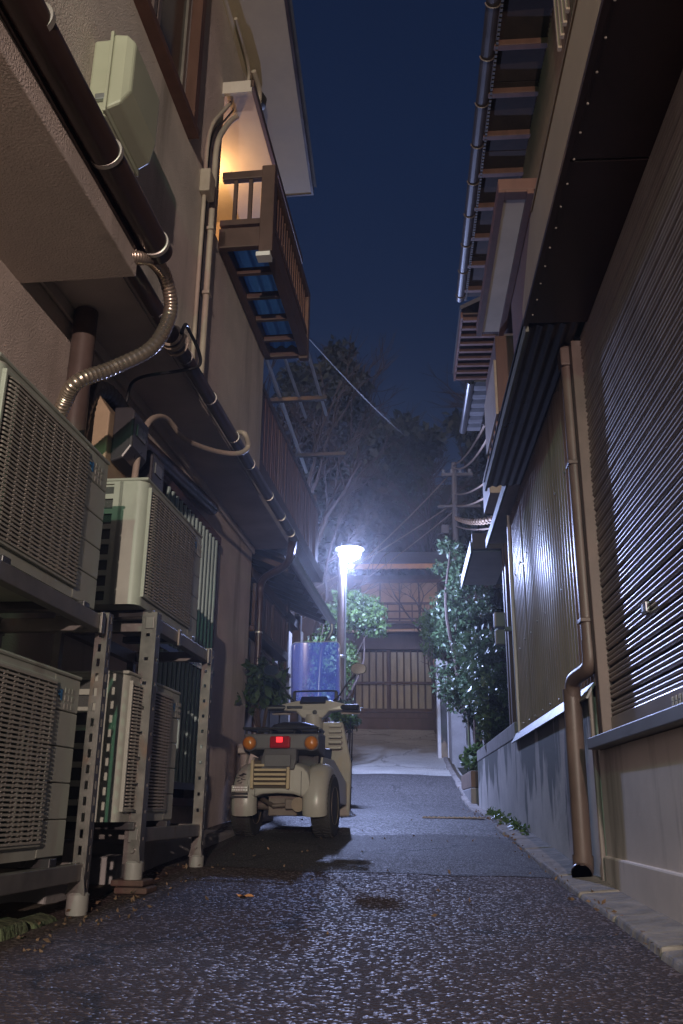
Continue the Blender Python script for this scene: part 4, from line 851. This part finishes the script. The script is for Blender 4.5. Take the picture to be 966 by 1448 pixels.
# window hood with white soffit
K.part('window_hood', B().box(.71, 1.17, 5.18, 7.16, 4.505, 4.60), wood_red, bevel=.005)
K.part('hood_soffit', B().box(.757, .905, 5.27, 7.10, 4.494, 4.503), white_soffit)
K.part('hood_trim', B().box(.71, .755, 5.18, 7.16, 4.486, 4.504), wood_red); K.part('hood_trim', B().box(.907, .95, 5.18, 7.16, 4.47, 4.504), wood_red); K.part('hood_trim', B().box(.757, .905, 5.18, 5.265, 4.486, 4.504), wood_red)
K.part('shutter_case', B().box(.955, 1.17, 5.22, 6.6, 3.75, 4.47), wood_red, bevel=.005)
# bay with beige screen and slatted underside
ba = K.part('bay', B().box(.87, 1.17, 7.13, 8.05, 3.72, 4.47), wood_red, bevel=.005, label='red-brown bay with a beige screen facing the alley')
K.part('screen', B().box(.845, .868, 7.11, 8.05, 3.69, 4.22), mat('beige_screen', (.30, .24, .19), .6, var=.2), ba, bevel=.004)
for i in range(5): K.part('rung', B().box(.855, 1.15, 7.20+i*.20, 7.25+i*.20, 3.62, 3.66), wood_warm, ba, bevel=.003)
K.part('post', B().box(1.0, 1.06, 6.75, 6.81, 3.4, 4.47), wood_red, bevel=.004)
K.part('lower_panel', B().box(.86, 1.1, 8.06, 8.7, 3.3, 3.66), mat('beige_screen', (.30, .24, .19), .6, var=.2), bevel=.004)
# parapet beyond the corrugated wall
PW = Thing('parapet_wall', 'grey streaked concrete parapet beyond the corrugated wall, beside the shrub', 'wall', (.92, 8.7, .2))
PW.part('wall', B().box(.852, 1.0, 6.955, 10.6, .1, .93), concrete_st); PW.part('coping', B().box(.848, 1.0, 6.955, 10.6, .934, 1.055), mat('coping_concrete', (.27, .25, .235), .8, bump=.5, bscale=40, var=.25), bevel=.008)
# downpipe
DP = Thing('downpipe', 'brown plastic downpipe with an offset bend, in front of the stained concrete base', 'downpipe', (.80, 4.25, .13))
DP.part('upper_pipe', B().tube([(.835, 4.0, 2.63), (.835, 4.0, 1.09)], .030, 18), brown_pipe, smooth=True)
DP.part('offset_bend', B().tube(arc([(.835, 4.0, 1.14), (.835, 4.0, 1.055), (.828, 4.03, 1.02), (.80, 4.16, 1.0), (.792, 4.215, .975), (.79, 4.24, .90)], 6), .034, 18), brown_pipe, smooth=True)
DP.part('lower_pipe', B().tube([(.79, 4.24, .955), (.792, 4.27, .20)], .041, 20), brown_pipe, smooth=True)
DP.part('outlet', B().tube(arc([(.792, 4.27, .23), (.79, 4.27, .175), (.775, 4.235, .155)], 5), .046, 20, cap=False), brown_pipe, smooth=True)
DP.part('outlet_shade_disc', B().lathe((.774, 4.232, .152), [(.0, 0), (.043, 0)], 18, 'y'), dark_m)  # flat dark disc painted for the shade inside the open pipe end
for z in (1.22, 1.98): DP.part('clip', B().box(.80, .87, 3.965, 4.04, z, z+.02), brown_pipe, bevel=.004)
DP.part('hopper', B().box(.80, .87, 3.96, 4.05, 2.50, 2.60), brown_pipe, bevel=.008)
solo('cable_duct', B().tube([(.843, 4.085, .02), (.843, 4.085, .93)], .012, 8), mat('grey_conduit', (.20, .17, .16), .5), 'thin grey conduit between the brown downpipe and the beige wall', 'conduit', (.843, 4.085, .02), smooth=True)

# ================================================================== RIGHT: FAR TILED HOUSE
F = Thing('tiled_house', 'house with a small white porch canopy and tiled eaves beyond the corrugated house', 'house', (1.6, 10.5, .6))
F.part('porch_wall', B().box(1.12, 1.7, 7.7, 8.48, .5, 2.9), mat('grey_plaster', (.055, .05, .052), .8, var=.25, scale=3))
F.part('wall', B().box(1.60, 3.5, 7.7, 13.0, .5, 5.4), mat('grey_plaster', (.055, .05, .052), .8, var=.25, scale=3))
F.part('canopy', B().box(.715, 1.62, 8.66, 10.12, 2.905, 2.97), dark_metal, bevel=.004)
F.part('canopy_soffit', B().box(.735, 1.10, 8.68, 10.10, 2.893, 2.903), white_soffit)
F.part('canopy_edge', B().box(.700, .715, 8.6, 10.14, 2.86, 2.985), edge_m, bevel=.003); F.part('canopy_front', B().box(.72, 1.15, 8.60, 8.655, 2.90, 3.06), wood_br)
F.part('post', B().box(1.0, 1.07, 8.5, 8.57, .9, 2.9), wood_red, bevel=.004)
lt = F.part('lattice_window', B().box(1.105, 1.118, 7.72, 8.35, 1.15, 2.75), mat('milky_glass', (.45, .48, .46), .3, var=.12))
for i in range(9):
    F.part('lattice_strip', B().beam((1.10, 7.74, 1.0+i*.2), (1.10, 8.34, 1.45+i*.2), .012, .012), dark_metal, lt); F.part('lattice_strip', B().beam((1.096, 8.34, 1.0+i*.2), (1.096, 7.74, 1.45+i*.2), .012, .012), dark_metal, lt)
F.part('eave_boards', B().box(.78, 1.5, 9.35, 10.98, 6.03, 6.05), wood_br)
for i in range(9): F.part('rafter', B().beam((.76, 9.42+i*.19, 6.0), (1.4, 9.42+i*.19, 6.0), .05, .05), wood_red, bevel=.004)
F.part('eave_edge', B().box(.752, .775, 9.35, 10.98, 5.975, 6.06), wood_red); F.part('upper_roof', B().prism([(.75, 6.07), (3.5, 7.4), (3.5, 7.5), (.74, 6.12)], 'y', 9.3, 11.0), tile_m)
F.part('upper_storey', B().box(1.5, 3.5, 9.2, 13.0, 5.3, 6.06), siding_m)
b = B(); n = 8
for i in range(n):
    a0, a1 = math.pi+math.pi*i/n, math.pi+math.pi*(i+1)/n
    b.add([(.90+.05*math.cos(a), y, 5.50+.05*math.sin(a)) for y in (10.05, 11.6) for a in (a0, a1)], [(0, 1, 3, 2)])
F.part('gutter', b, dark_metal, smooth=True)
for j in range(3):
    for i in range(6):
        F.part('roof_tile', B().prism([(10.08+i*.255, 5.50+j*.09), (10.15+i*.255, 5.475+j*.09), (10.26+i*.255, 5.48+j*.09), (10.33+i*.255, 5.50+j*.09), (10.33+i*.255, 5.52+j*.09), (10.08+i*.255, 5.52+j*.09)], 'x', .95+j*.17, 1.14+j*.17), tile_m)
Mx = Thing('gas_meter', 'pale grey meter box on the brown post by the tall shrub', 'meter', (.93, 8.2, 1.85))
Mx.part('upper_box', B().box(.86, .96, 8.16, 8.26, 2.02, 2.16), cup_m, bevel=.012); Mx.part('lower_box', B().box(.865, .955, 8.17, 8.25, 1.86, 2.0), cup_m, bevel=.012); Mx.part('bracket', B().box(.955, 1.11, 8.19, 8.23, 1.99, 2.03), cup_m, bevel=.004)
solo('wall_post', B().box(1.0, 1.08, 8.3, 8.38, .9, 2.88), wood_red, 'red-brown post between the meter box and the lattice window', 'post', (1.04, 8.34, .9), bevel=.005)

# planter boxes, gate post, rails
for i, (y0, y1, z0, z1, m, lb) in enumerate(((11.1, 12.9, .35, .66, concrete, 'lower grey block of the stepped planter at the road edge'), (11.15, 13.0, .665, .86, mat('brown_block', (.17, .12, .09), .85, bump=.5, bscale=40, var=.3), 'brown upper block of the stepped planter under the leafy plants'))):
    solo('planter_block', B().box(.80+.01*i, .98, y0, y1, z0, z1), m, lb, 'planter', (.9, 12.0, z0), bevel=.01)
solo('copper_pipe', B().tube([(.90, 10.95, .38), (.90, 10.95, 1.0)], .018, 10), brown_pipe, 'thin copper-brown pipe at the end of the streaked parapet', 'pipe', (.9, 10.95, .38), smooth=True)
b = B()
for k in range(2): b.box(.80+.0*k, .83, 13.5+.25*k, 13.53+.25*k, 1.0-.05+.03*k, 1.86+.03*k)
solo('rail_post', B().tube([(.95, 13.3, .7), (.95, 13.3, 1.86)], .03, 10), alu, 'pale metal rail post among the plants at the planter', 'post', (.95, 13.3, .7), smooth=True)
solo('rail_post', B().tube([(1.02, 12.9, .65), (1.02, 12.9, 1.62), (1.14, 12.7, 1.72)], .02, 8), brown_pipe, 'rusty bent rail post in front of the pale metal one', 'post', (1.02, 12.9, .65), smooth=True)
GP = Thing('gate_post', 'tall grey-white gate post with a slanted cap before the wooden gate', 'post', (.78, 18.1, 1.25))
GP.part('post', B().box(.69, .755, 18.0, 18.5, 1.2, 3.16), mat('pale_post', (.46, .46, .46), .6, var=.15), bevel=.006); GP.part('dark_panel', B().box(.757, .88, 18.04, 18.5, 1.25, 3.12), dark_metal)
GP.part('post', B().box(.882, .905, 18.0, 18.5, 1.2, 3.16), mat('pale_post', (.46, .46, .46), .6, var=.15), bevel=.004)
GP.part('cap', B().prism([(.67, 3.16), (.93, 3.16), (.91, 3.24), (.69, 3.30)], 'y', 17.96, 18.54), mat('pale_post', (.46, .46, .46), .6, var=.15), bevel=.008)
GP.part('side_wall', B().box(.907, 1.5, 17.0, 18.6, 1.0, 2.5), concrete)

# ================================================================== GATE HOUSE at the end of the lane
J = Thing('gate_house', 'old timber house with a lattice gate at the head of the lane', 'house', (-.2, 25.5, 2.45))
J.part('step', B().box(-2.6, 1.4, 23.65, 24.05, 2.2, 2.66), wood_br, bevel=.01); J.part('step', B().box(-2.6, 1.4, 24.05, 24.4, 2.3, 2.84), wood_br, bevel=.01)
J.part('lintel', B().box(-1.9, 1.05, 24.28, 24.45, 4.56, 4.98), wood_br, bevel=.01)
for x in (-1.50, .80): J.part('gate_pillar', B().box(x, x+.20, 24.26, 24.5, 2.84, 4.98), wood_br, bevel=.008)
ga = J.part('gate', B().box(-1.30, .80, 24.42, 24.46, 2.86, 4.56), dark_m, label='lattice gate of pale panels between dark bars')
for k in range(11):
    x = -1.28+k*.19
    J.part('panel', B().box(x+.025, x+.170, 24.38, 24.41, 2.98, 3.62), gate_panel, ga); J.part('panel', B().box(x+.025, x+.170, 24.38, 24.41, 3.70, 4.50), gate_panel, ga)
    J.part('bar', B().box(x-.014, x+.014, 24.34, 24.39, 2.90, 4.54), wood_br, ga)
J.part('bar', B().box(-.42, -.35, 24.32, 24.39, 2.90, 4.54), wood_br, ga); J.part('cross_rail', B().box(-1.3, .8, 24.33, 24.40, 3.62, 3.69), wood_br, ga); J.part('cross_rail', B().box(-1.3, .8, 24.33, 24.42, 2.88, 2.97), wood_br, ga)
J.part('side_fence', B().box(-3.2, -1.5, 24.4, 24.46, 2.84, 4.4), wood_red)
J.part('gate_roof', B().prism([(23.9, 4.97), (25.2, 5.35), (25.2, 5.45), (23.88, 5.04)], 'x', -1.95, 1.3), wood_br)
J.part('gutter', B().tube([(-1.95, 23.86, 4.98), (1.3, 23.86, 5.02)], .045, 10), mat('copper_gutter', (.40, .26, .16), .45, metal=.3), smooth=True); J.part('gutter_pipe', B().tube([(-1.93, 23.88, 4.98), (-1.98, 24.1, 4.75), (-1.98, 24.2, 2.8)], .035, 8), mat('copper_gutter', (.40, .26, .16), .45), smooth=True)
J.part('name_plate', B().box(.84, .92, 24.235, 24.258, 4.0, 4.42), wood_warm, bevel=.003); J.part('mail_box', B().box(.98, 1.16, 24.05, 24.25, 3.72, 4.02), wood_warm, bevel=.006); J.part('door_number', B().box(.70, .76, 24.31, 24.33, 4.42, 4.62), cup_m)
J.part('upper_wall', B().box(-3.0, 2.6, 25.6, 30, 3.0, 7.0), wood_br)
wd = J.part('window', B().box(-1.2, 1.1, 25.56, 25.6, 5.55, 6.75), mat('lit_paper', (.34, .22, .14), .7, var=.15), label='brown paper-screen window of the upper storey')
for x in (-1.2, -.62, -.05, .52, 1.08): J.part('mullion', B().box(x-.02, x+.02, 25.53, 25.57, 5.55, 6.75), wood_br, wd)
J.part('window_head', B().box(-1.4, 1.3, 25.5, 25.58, 6.75, 6.85), wood_red, wd)
rl = J.part('railing', B().box(-1.5, 1.4, 25.15, 25.21, 6.02, 6.08), wood_br)
J.part('rail', B().box(-1.5, 1.4, 25.16, 25.2, 5.80, 5.84), wood_br, rl); J.part('rail', B().box(-1.5, 1.4, 25.16, 25.2, 5.58, 5.62), wood_br, rl)
for i in range(9): J.part('baluster', B().box(-1.48+i*.355, -1.445+i*.355, 25.165, 25.195, 5.5, 6.04), wood_br, rl)
J.part('ledge', B().box(-1.7, 1.6, 25.0, 25.6, 5.42, 5.5), wood_br)
J.part('roof', B().prism([(24.7, 7.0), (28, 8.2), (28, 8.4), (24.68, 7.1)], 'x', -1.5, 3.2), tile_m); J.part('eave_board', B().box(-1.5, 3.2, 24.66, 24.72, 6.96, 7.10), mat('eave_warm_light', (.40, .20, .09), .6))  # orange of the eave board is warm lamplight painted into its colour
for i in range(14): J.part('rafter', B().beam((-1.4+i*.33, 24.75, 6.97), (-1.4+i*.33, 25.7, 7.25), .05, .06), wood_warm)

# ================================================================== UTILITY POLE AND WIRES
U = Thing('utility_pole', 'distant utility pole with tangled cables and a small transformer', 'utility pole', (1.28, 20.0, 1.7))
U.part('pole', B().tube([(1.28, 20, 1.7), (1.29, 20, 5), (1.31, 20, 8.35)], [.10, .085, .065], 14), pole_m, smooth=True)
U.part('cross_arm', B().box(1.0, 1.75, 19.95, 20.03, 8.0, 8.07), pole_m); U.part('cross_arm', B().box(.9, 1.9, 19.95, 20.03, 7.2, 7.26), pole_m)
for x in (1.05, 1.25, 1.45, 1.68): U.part('insulator', B().lathe((x, 19.99, 8.07), [(.03, 0), (.05, .03), (.03, .05), (.045, .08), (.02, .11)], 10), cup_m, smooth=True)
U.part('junction_box', B().box(.96, 1.14, 19.9, 20.0, 6.55, 6.75), pole_m, bevel=.01)
def sag(a, c, s, n=16): a, c = Vector(a), Vector(c); return [a.lerp(c, i/n)-Vector((0, 0, s*4*(i/n)*(1-i/n))) for i in range(n+1)]
lw = lambda v, u, z: tuple(lx(v, u)+Vector((0, 0, z)))
wires = [((1.31, 20, 8.35), lw(-1.05, 6.2, 4.0), .25, .0045, 'single pale wire from the utility pole across to the brown balcony'),
         ((1.31, 20, 8.3), (1.2, 10.5, 5.3), .15, .018, 'upper cable from the utility pole to the houses on the right'), ((1.31, 20, 8.22), (1.2, 9.8, 4.9), .25, .018, 'second cable below it from the pole top to the right'),
         ((1.31, 20, 7.55), (1.25, 11, 4.6), .10, .016, 'middle cable from the pole to the porch side on the right'), ((1.31, 20, 7.25), (1.25, 10, 4.1), .10, .016, 'lower middle cable from the pole to the right-hand house'),
         ((1.31, 20, 6.75), (1.3, 10, 3.6), .08, .014, 'lowest plain cable from the pole to the right-hand house'),
         ((1.25, 20, 8.1), (-7, 30, 5.2), .8, .016, 'cable falling left from the pole top towards the lamp'), ((1.25, 20, 7.3), (-9, 29, 5.2), .6, .014, 'lower cable falling left behind the street lamp'), ((1.25, 20, 7.1), (-8, 32, 5.4), .7, .012, 'faint third cable falling left behind the bare tree')]
for a, c, s_, r, lab in wires: solo('overhead_wire', B().tube(sag(a, c, s_), r, 6), cable_m if r != .0045 else mat('pale_wire', (.05, .048, .05), .7), lab, 'wire', a, smooth=True, group='overhead wires')
pa = sag((1.31, 20, 6.95), (1.25, 10.5, 3.85), .08, 120)
b = B(); b.tube([p+Vector((.03*math.cos(i*.9), 0, .05*math.sin(i*.9))) for i, p in enumerate(pa)], .012, 5); b.tube(pa, .02, 6)
solo('spiral_cable', b, mat('spiral_wrap', (.34, .24, .16), .5), 'thick cable wrapped in a spiral running right from the utility pole', 'cable', (1.31, 20, 6.95), smooth=True)

# ================================================================== PLANTS
def leaves(b_pts, size, jit=.5, aspect=.5):
    """folded leaf quads at the points"""
    n = len(b_pts); P_ = np.asarray(b_pts); d = RNG.normal(size=(n, 3)); d[:, 2] -= .25; d /= np.linalg.norm(d, axis=1)[:, None]
    s = RNG.normal(size=(n, 3)); s -= d*(s*d).sum(1)[:, None]; s /= np.linalg.norm(s, axis=1)[:, None]; nn = np.cross(d, s)
    L_ = size*(1+jit*(RNG.random(n)-.5)*2)[:, None]; w_ = L_*aspect*.5
    v = np.stack([P_, P_+d*L_*.5+s*w_+nn*L_*.10, P_+d*L_, P_+d*L_*.5-s*w_+nn*L_*.10], 1).reshape(-1, 3)
    me = bpy.data.meshes.new('crown'); me.vertices.add(4*n); me.vertices.foreach_set('co', v.ravel()); 
    me.loops.add(4*n); me.loops.foreach_set('vertex_index', np.arange(4*n)); me.polygons.add(n); me.polygons.foreach_set('loop_start', np.arange(n)*4); me.polygons.foreach_set('loop_total', np.full(n, 4)); me.update(calc_edges=True)
    return me
def blob_pts(blobs, n):
    """points in the shells of overlapping clumps: (centre, radii)"""
    vol = np.array([r[0]*r[1]*r[2] for c, r in blobs])**.7; vol /= vol.sum(); out = []
    for (c, r), q in zip(blobs, vol):
        k = max(4, int(n*q)); p = RNG.normal(size=(k, 3)); p /= np.linalg.norm(p, axis=1)[:, None]; p *= (RNG.random(k)**.45)[:, None]
        out.append(p*np.array(r)+np.array(c))
    return np.concatenate(out)
def clumps(c, rad, n, rmin, rmax):
    out = []
    for _ in range(n):
        p = RNG.normal(size=3); p /= np.linalg.norm(p); p *= RNG.random()**.4; r = RNG.uniform(rmin, rmax)
        out.append((np.array(c)+p*np.array(rad), (r, r, r*.8)))
    return out
def limbs(b, base, tips, r0, bend=.15):
    for t in tips:
        a, c = Vector(base), Vector(t); m = a.lerp(c, .5)+Vector((random.uniform(-1, 1), random.uniform(-1, 1), .4))*bend*(c-a).length
        pts = arc([a, m, c], 5); b.tube(pts, [r0*(1-.8*i/(len(pts)-1)) for i in range(len(pts))], 7)
def plant(name, label, cat, base, blobs, n, size, lm, tips, r0, group=None, fork=.35, aspect=.5):
    T = Thing(name, label, cat, base, group=group); bs = Vector(base); f = bs.copy()
    tb = B(); top = Vector(np.mean([c for c, r in blobs], 0)); f = bs.lerp(top, fork)
    tb.tube(arc([bs, bs.lerp(f, .5)+Vector((.03, .02, 0)), f], 4), [r0*1.25]*4+[r0*1.1]*4+[r0], 9); limbs(tb, f, tips, r0*.75)
    T.part('trunk', tb, bark, smooth=True)
    me = leaves(blob_pts(blobs, n)-np.array(base), size, aspect=aspect); o = bpy.data.objects.new('crown', me); me.materials.append(lm); col.objects.link(o); o.parent = T.o
    return T
def tipsof(blobs, k): idx = RNG.choice(len(blobs), min(k, len(blobs)), replace=False); return [tuple(blobs[i][0]) for i in idx]
# tall glossy shrub on the right
bl = clumps((1.02, 14.0, 3.1), (.42, .8, 1.35), 60, .16, .30)+clumps((.85, 14.2, 4.2), (.38, .5, .42), 14, .12, .22)+clumps((1.05, 13.2, 2.2), (.38, .5, .6), 26, .14, .24)+clumps((1.08, 11.6, 2.2), (.24, .9, .8), 36, .12, .2)
plant('camellia', 'tall dark glossy evergreen shrub on the right behind the small planter', 'shrub', (1.15, 14.0, .85), bl, 17000, .075, leaf_dk, tipsof(bl, 14), .06)
bl = clumps((.72, 19.6, 4.2), (.22, .4, .62), 16, .14, .26)
plant('bright_bush', 'bright yellow-green bush right beside the wooden gate', 'bush', (.98, 19.6, 1.6), bl, 2600, .09, leaf_lt, tipsof(bl, 5), .03)
bl = clumps((1.0, 9.6, 1.50), (.22, .5, .36), 26, .09, .16)
plant('clipped_shrub', 'smaller rounded shrub above the streaked parapet', 'shrub', (1.06, 9.6, .9), bl, 6500, .05, leaf_dk, tipsof(bl, 8), .022)
bl = clumps((.93, 12.1, 1.05), (.14, .8, .14), 16, .06, .12)
plant('ground_plant', 'low bright leafy plants spilling over the stepped planter', 'plant', (.93, 12.1, .8), bl, 900, .075, leaf_lt, tipsof(bl, 6), .008)
# lit tree behind the street lamp
bl = clumps((-.84, 15.1, 3.66), (.48, .5, .36), 46, .12, .22)+clumps((-.46, 14.95, 3.42), (.20, .35, .26), 16, .10, .17)+clumps((-1.25, 15.2, 2.75), (.36, .5, .7), 36, .13, .25)
plant('lamp_tree', 'leafy tree lit pale green right beneath the street lamp', 'tree', (-1.35, 15.3, .9), bl, 10500, .07, leaf_lt, tipsof(bl, 12), .038)
# potted shrub left of the scooter
PT = Thing('plant_pot', 'large off-white plant pot against the left wall beside the scooter', 'pot', (-1.17, 7.45, .3))
PT.part('pot', B().lathe((-1.17, 7.45, .30), [(.0, 0), (.115, 0), (.125, .02), (.165, .50), (.165, .52), (.185, .53), (.19, .60), (.17, .61), (.16, .56), (.0, .55)], 26), pot_m, smooth=True)
PT.part('soil', B().lathe((-1.17, 7.45, .30), [(.0, .565), (.155, .562), (.155, .56)], 20), soil)
bl = clumps((-1.15, 7.5, 1.38), (.20, .2, .22), 20, .06, .11)
plant('potted_shrub', 'dark broad-leaved shrub growing from the off-white pot', 'shrub', (-1.17, 7.45, .86), bl, 650, .085, leaf_dk, tipsof(bl, 12), .016, fork=.12, aspect=.45)
# plants and wire stand in front of the scooter
WS = Thing('wire_stand', 'black wire plant stand beyond the right side of the scooter', 'plant stand', (-.62, 9.4, .38))
b = B()
for x in (-.70, -.55):
    for y in (9.2, 9.6): b.tube([(x, y, .38), (x+.02, y, 1.25)], .008, 6)
for z in (.62, .90, 1.18): b.tube([(-.70, 9.2, z), (-.55, 9.2, z), (-.53, 9.6, z), (-.70, 9.6, z), (-.70, 9.2, z)], .007, 6)
WS.part('frame', b, black_m, smooth=True)
for z in (.62, .90): WS.part('shelf', B().box(-.70, -.55, 9.22, 9.58, z-.012, z), black_m)
bl = clumps((-.62, 9.5, 1.34), (.10, .2, .08), 9, .05, .08)
plant('stand_plant', 'small bushy potted plant on top of the black wire stand', 'plant', (-.62, 9.45, 1.18), bl, 420, .06, leaf_lt, tipsof(bl, 5), .007)
bl = clumps((-.72, 11.2, 1.52), (.15, .4, .16), 12, .07, .12)
plant('corner_bush', 'leafy bush beyond the wire stand at the left edge of the lane', 'bush', (-.80, 11.3, .45), bl, 800, .07, leaf_dk, tipsof(bl, 8), .015)
# weeds along the right gutter
wb = clumps((.80, 7.6, .36), (.04, 1.6, .02), 26, .02, .05)
wp = blob_pts(wb, 420); wp[:, 2] = [gz(y)+.015+.05*random.random() for y in wp[:, 1]]
me = leaves(wp, .035); me.materials.append(leaf_lt); o = bpy.data.objects.new('weeds', me); col.objects.link(o); o['kind'] = 'stuff'; o['label'] = 'small weeds growing along the foot of the right wall'; o['category'] = 'weeds'

# bare trees
def bare(label, base, h, spread, seed, levels=4, group=None, n0=5, lean=(0, 0)):
    rnd = random.Random(seed); T = Thing('bare_tree', label, 'tree', base, group=group); tb = B(); tw = B()
    def grow(p, d, L, r, lv):
        pts = [p]; q = p.copy(); dd = d.copy()
        for i in range(4):
            dd = (dd+Vector((rnd.uniform(-1, 1), rnd.uniform(-1, 1), rnd.uniform(-.5, .6)))*.22).normalized(); q = q+dd*L/4; pts.append(q.copy())
        (tb if lv < 2 else tw).tube(pts, [r*(1-.12*i) for i in range(5)], 6 if lv < 2 else 4, cap=False)
        if lv >= levels: return
        for k in range(n0 if lv else n0+1):
            a = pts[rnd.randint(2, 4)]; nd = (dd+Vector((rnd.uniform(-1, 1), rnd.uniform(-1, 1), rnd.uniform(-.35, .7)))*spread).normalized(); grow(a, nd, L*rnd.uniform(.55, .8), r*.55, lv+1)
    grow(Vector(base), Vector((lean[0], lean[1], 1)).normalized(), h*.38, h*.016, 0)
    T.part('trunk', tb, bark, smooth=True); T.part('crown', tw, twig_m)
    return T
bare('bare branching tree spreading above and left of the street lamp', (-1.9, 16.8, 1.1), 7.6, .85, 21, 5, n0=3, lean=(.03, 0))
bare('small bare tree with drooping twigs over the gate roof', (1.0, 23.0, 2.2), 5.2, .9, 9, 4, n0=3, lean=(-.25, 0))

# forest on the hill behind
def ftree(i, x, y, h, w_, kind):
    z = hill(x, y)-.3
    lab = {0: 'dark rounded evergreen tree on the hillside, ', 1: 'thin bare-branched tree on the hillside, '}[kind]+FWHERE[i]
    if kind == 1: bare(lab, (x, y, z), h, .75, 100+i, 4, group='trees on the dark hillside', n0=4); return
    c = (x, y, z+h*.60); bl = clumps(c, (w_*.62, w_*.62, h*.36), 26, w_*.16, w_*.30)
    plant('hill_tree', lab, 'tree', (x, y, z), bl, 9500, .40, leaf_far if i % 3 else leaf_brown, tipsof(bl, 10), .14, group='trees on the dark hillside', fork=.5)
FOREST = [(-6.2, 38, 13.0, 4.2, 0), (-3.0, 40, 13.5, 4.2, 0), (-.2, 39, 11.0, 3.6, 0), (2.6, 41, 13.5, 3.4, 1), (4.6, 40, 12.5, 3.8, 0), (7.2, 42, 14, 4.0, 1), (-9.5, 41, 12, 4.4, 0), (9.5, 39, 12, 4.2, 0),
          (-4.6, 31, 8.5, 3.2, 0), (-1.6, 32, 8.0, 3.0, 0), (1.4, 32.5, 9.5, 2.8, 1), (4.0, 31.5, 8.0, 3.0, 0), (6.6, 32, 9.0, 3.2, 0), (.6, 46, 15, 4.0, 1), (-4.4, 47, 14, 4.5, 0), (5.6, 48, 16, 4.2, 1)]
FWHERE = ['left of the skyline crest beside the balcony', 'at the crest of the dark skyline', 'right of the crest where the skyline dips', 'sparse against the sky right of the crest', 'right half, below the roof rafters', 'against the sky beside the roof rafters', 'hidden mostly by the cream house', 'hidden mostly by the tiled house',
          'low on the left, behind the slatted balcony', 'low, above the street lamp', 'low in the middle, above the lamp', 'low on the right, behind the utility pole', 'low on the far right by the porch', 'tallest of the sparse ones in the middle', 'behind the crest on the left', 'rear one near the right roofline']
for i, (x, y, h, w_, k) in enumerate(FOREST): ftree(i, x, y, h, w_, k)

# ================================================================== SMALL THINGS ON THE ROAD
gr = Thing('drain_grate', 'narrow striped drain grate across the right half of the road', 'grate', (.40, 8.3, gz(8.3)))
z = gz(8.3)+.014; g0 = None
gr.part('frame', B().box(.16, .70, 8.10, 8.42, z-.012, z-.004), dark_metal)
for i in range(12):
    if g0 is None: g0 = gr.part('bar', B().prism([(.17, 8.11), (.185, 8.11), (.215, 8.41), (.20, 8.41)], 'z', z-.004, z+.002), galv_plain)
    else: gr.again(g0, i*.043, 0, 0)
b = B(); r_ = .03
b.add([(-.60+r_*math.cos(t)*(1+.35*math.cos(5*t)), 3.55+r_*math.sin(t)*(1+.35*math.cos(5*t)), gz(3.55)+.016+.008*math.sin(3*t)) for t in [2*math.pi*i/20 for i in range(20)]]+[(-.60, 3.55, gz(3.55)+.018)], [(i, (i+1) % 20, 20) for i in range(20)])
solo('fallen_leaf', b, orange_leaf, 'single orange fallen leaf lying on the coarse asphalt', 'leaf', (-.6, 3.55, gz(3.55)))

lp = np.concatenate([np.stack([RNG.normal(.70, .05, 160), RNG.uniform(2.6, 10, 160), np.zeros(160)], 1), np.stack([RNG.normal(-1.0, .09, 120), RNG.uniform(2.4, 4.6, 120), np.zeros(120)], 1), np.stack([RNG.uniform(-1, .7, 60), RNG.uniform(2.2, 9, 60), np.zeros(60)], 1)])
lp[:, 2] = [gz(y)+.022 for y in lp[:, 1]]
me = leaves(lp, .020); me.materials.append(mat('litter_leaf', (.16, .10, .06), .8, var=.5, scale=30)); o = bpy.data.objects.new('leaf_litter', me); col.objects.link(o); o['kind'] = 'stuff'; o['label'] = 'scattered dry leaf litter and grit along the edges of the road'; o['category'] = 'litter'
# ================================================================== haze volume added to give the street lamp its glow
hz = B().box(-310, 310, -70, 310, -3.6, 46)
hm = bpy.data.materials.new('lamp_glow_haze'); hm.use_nodes = True; n = hm.node_tree.nodes; n.remove(n['Principled BSDF'])
pv = n.new('ShaderNodeVolumePrincipled'); pv.inputs['Color'].default_value = (.92, .94, 1, 1); pv.inputs['Density'].default_value = HAZE; pv.inputs['Anisotropy'].default_value = .80
hm.node_tree.links.new(pv.outputs[0], n['Material Output'].inputs['Volume'])
solo('haze', hz, hm, None, None, (0, 0, 0), kind='stuff')
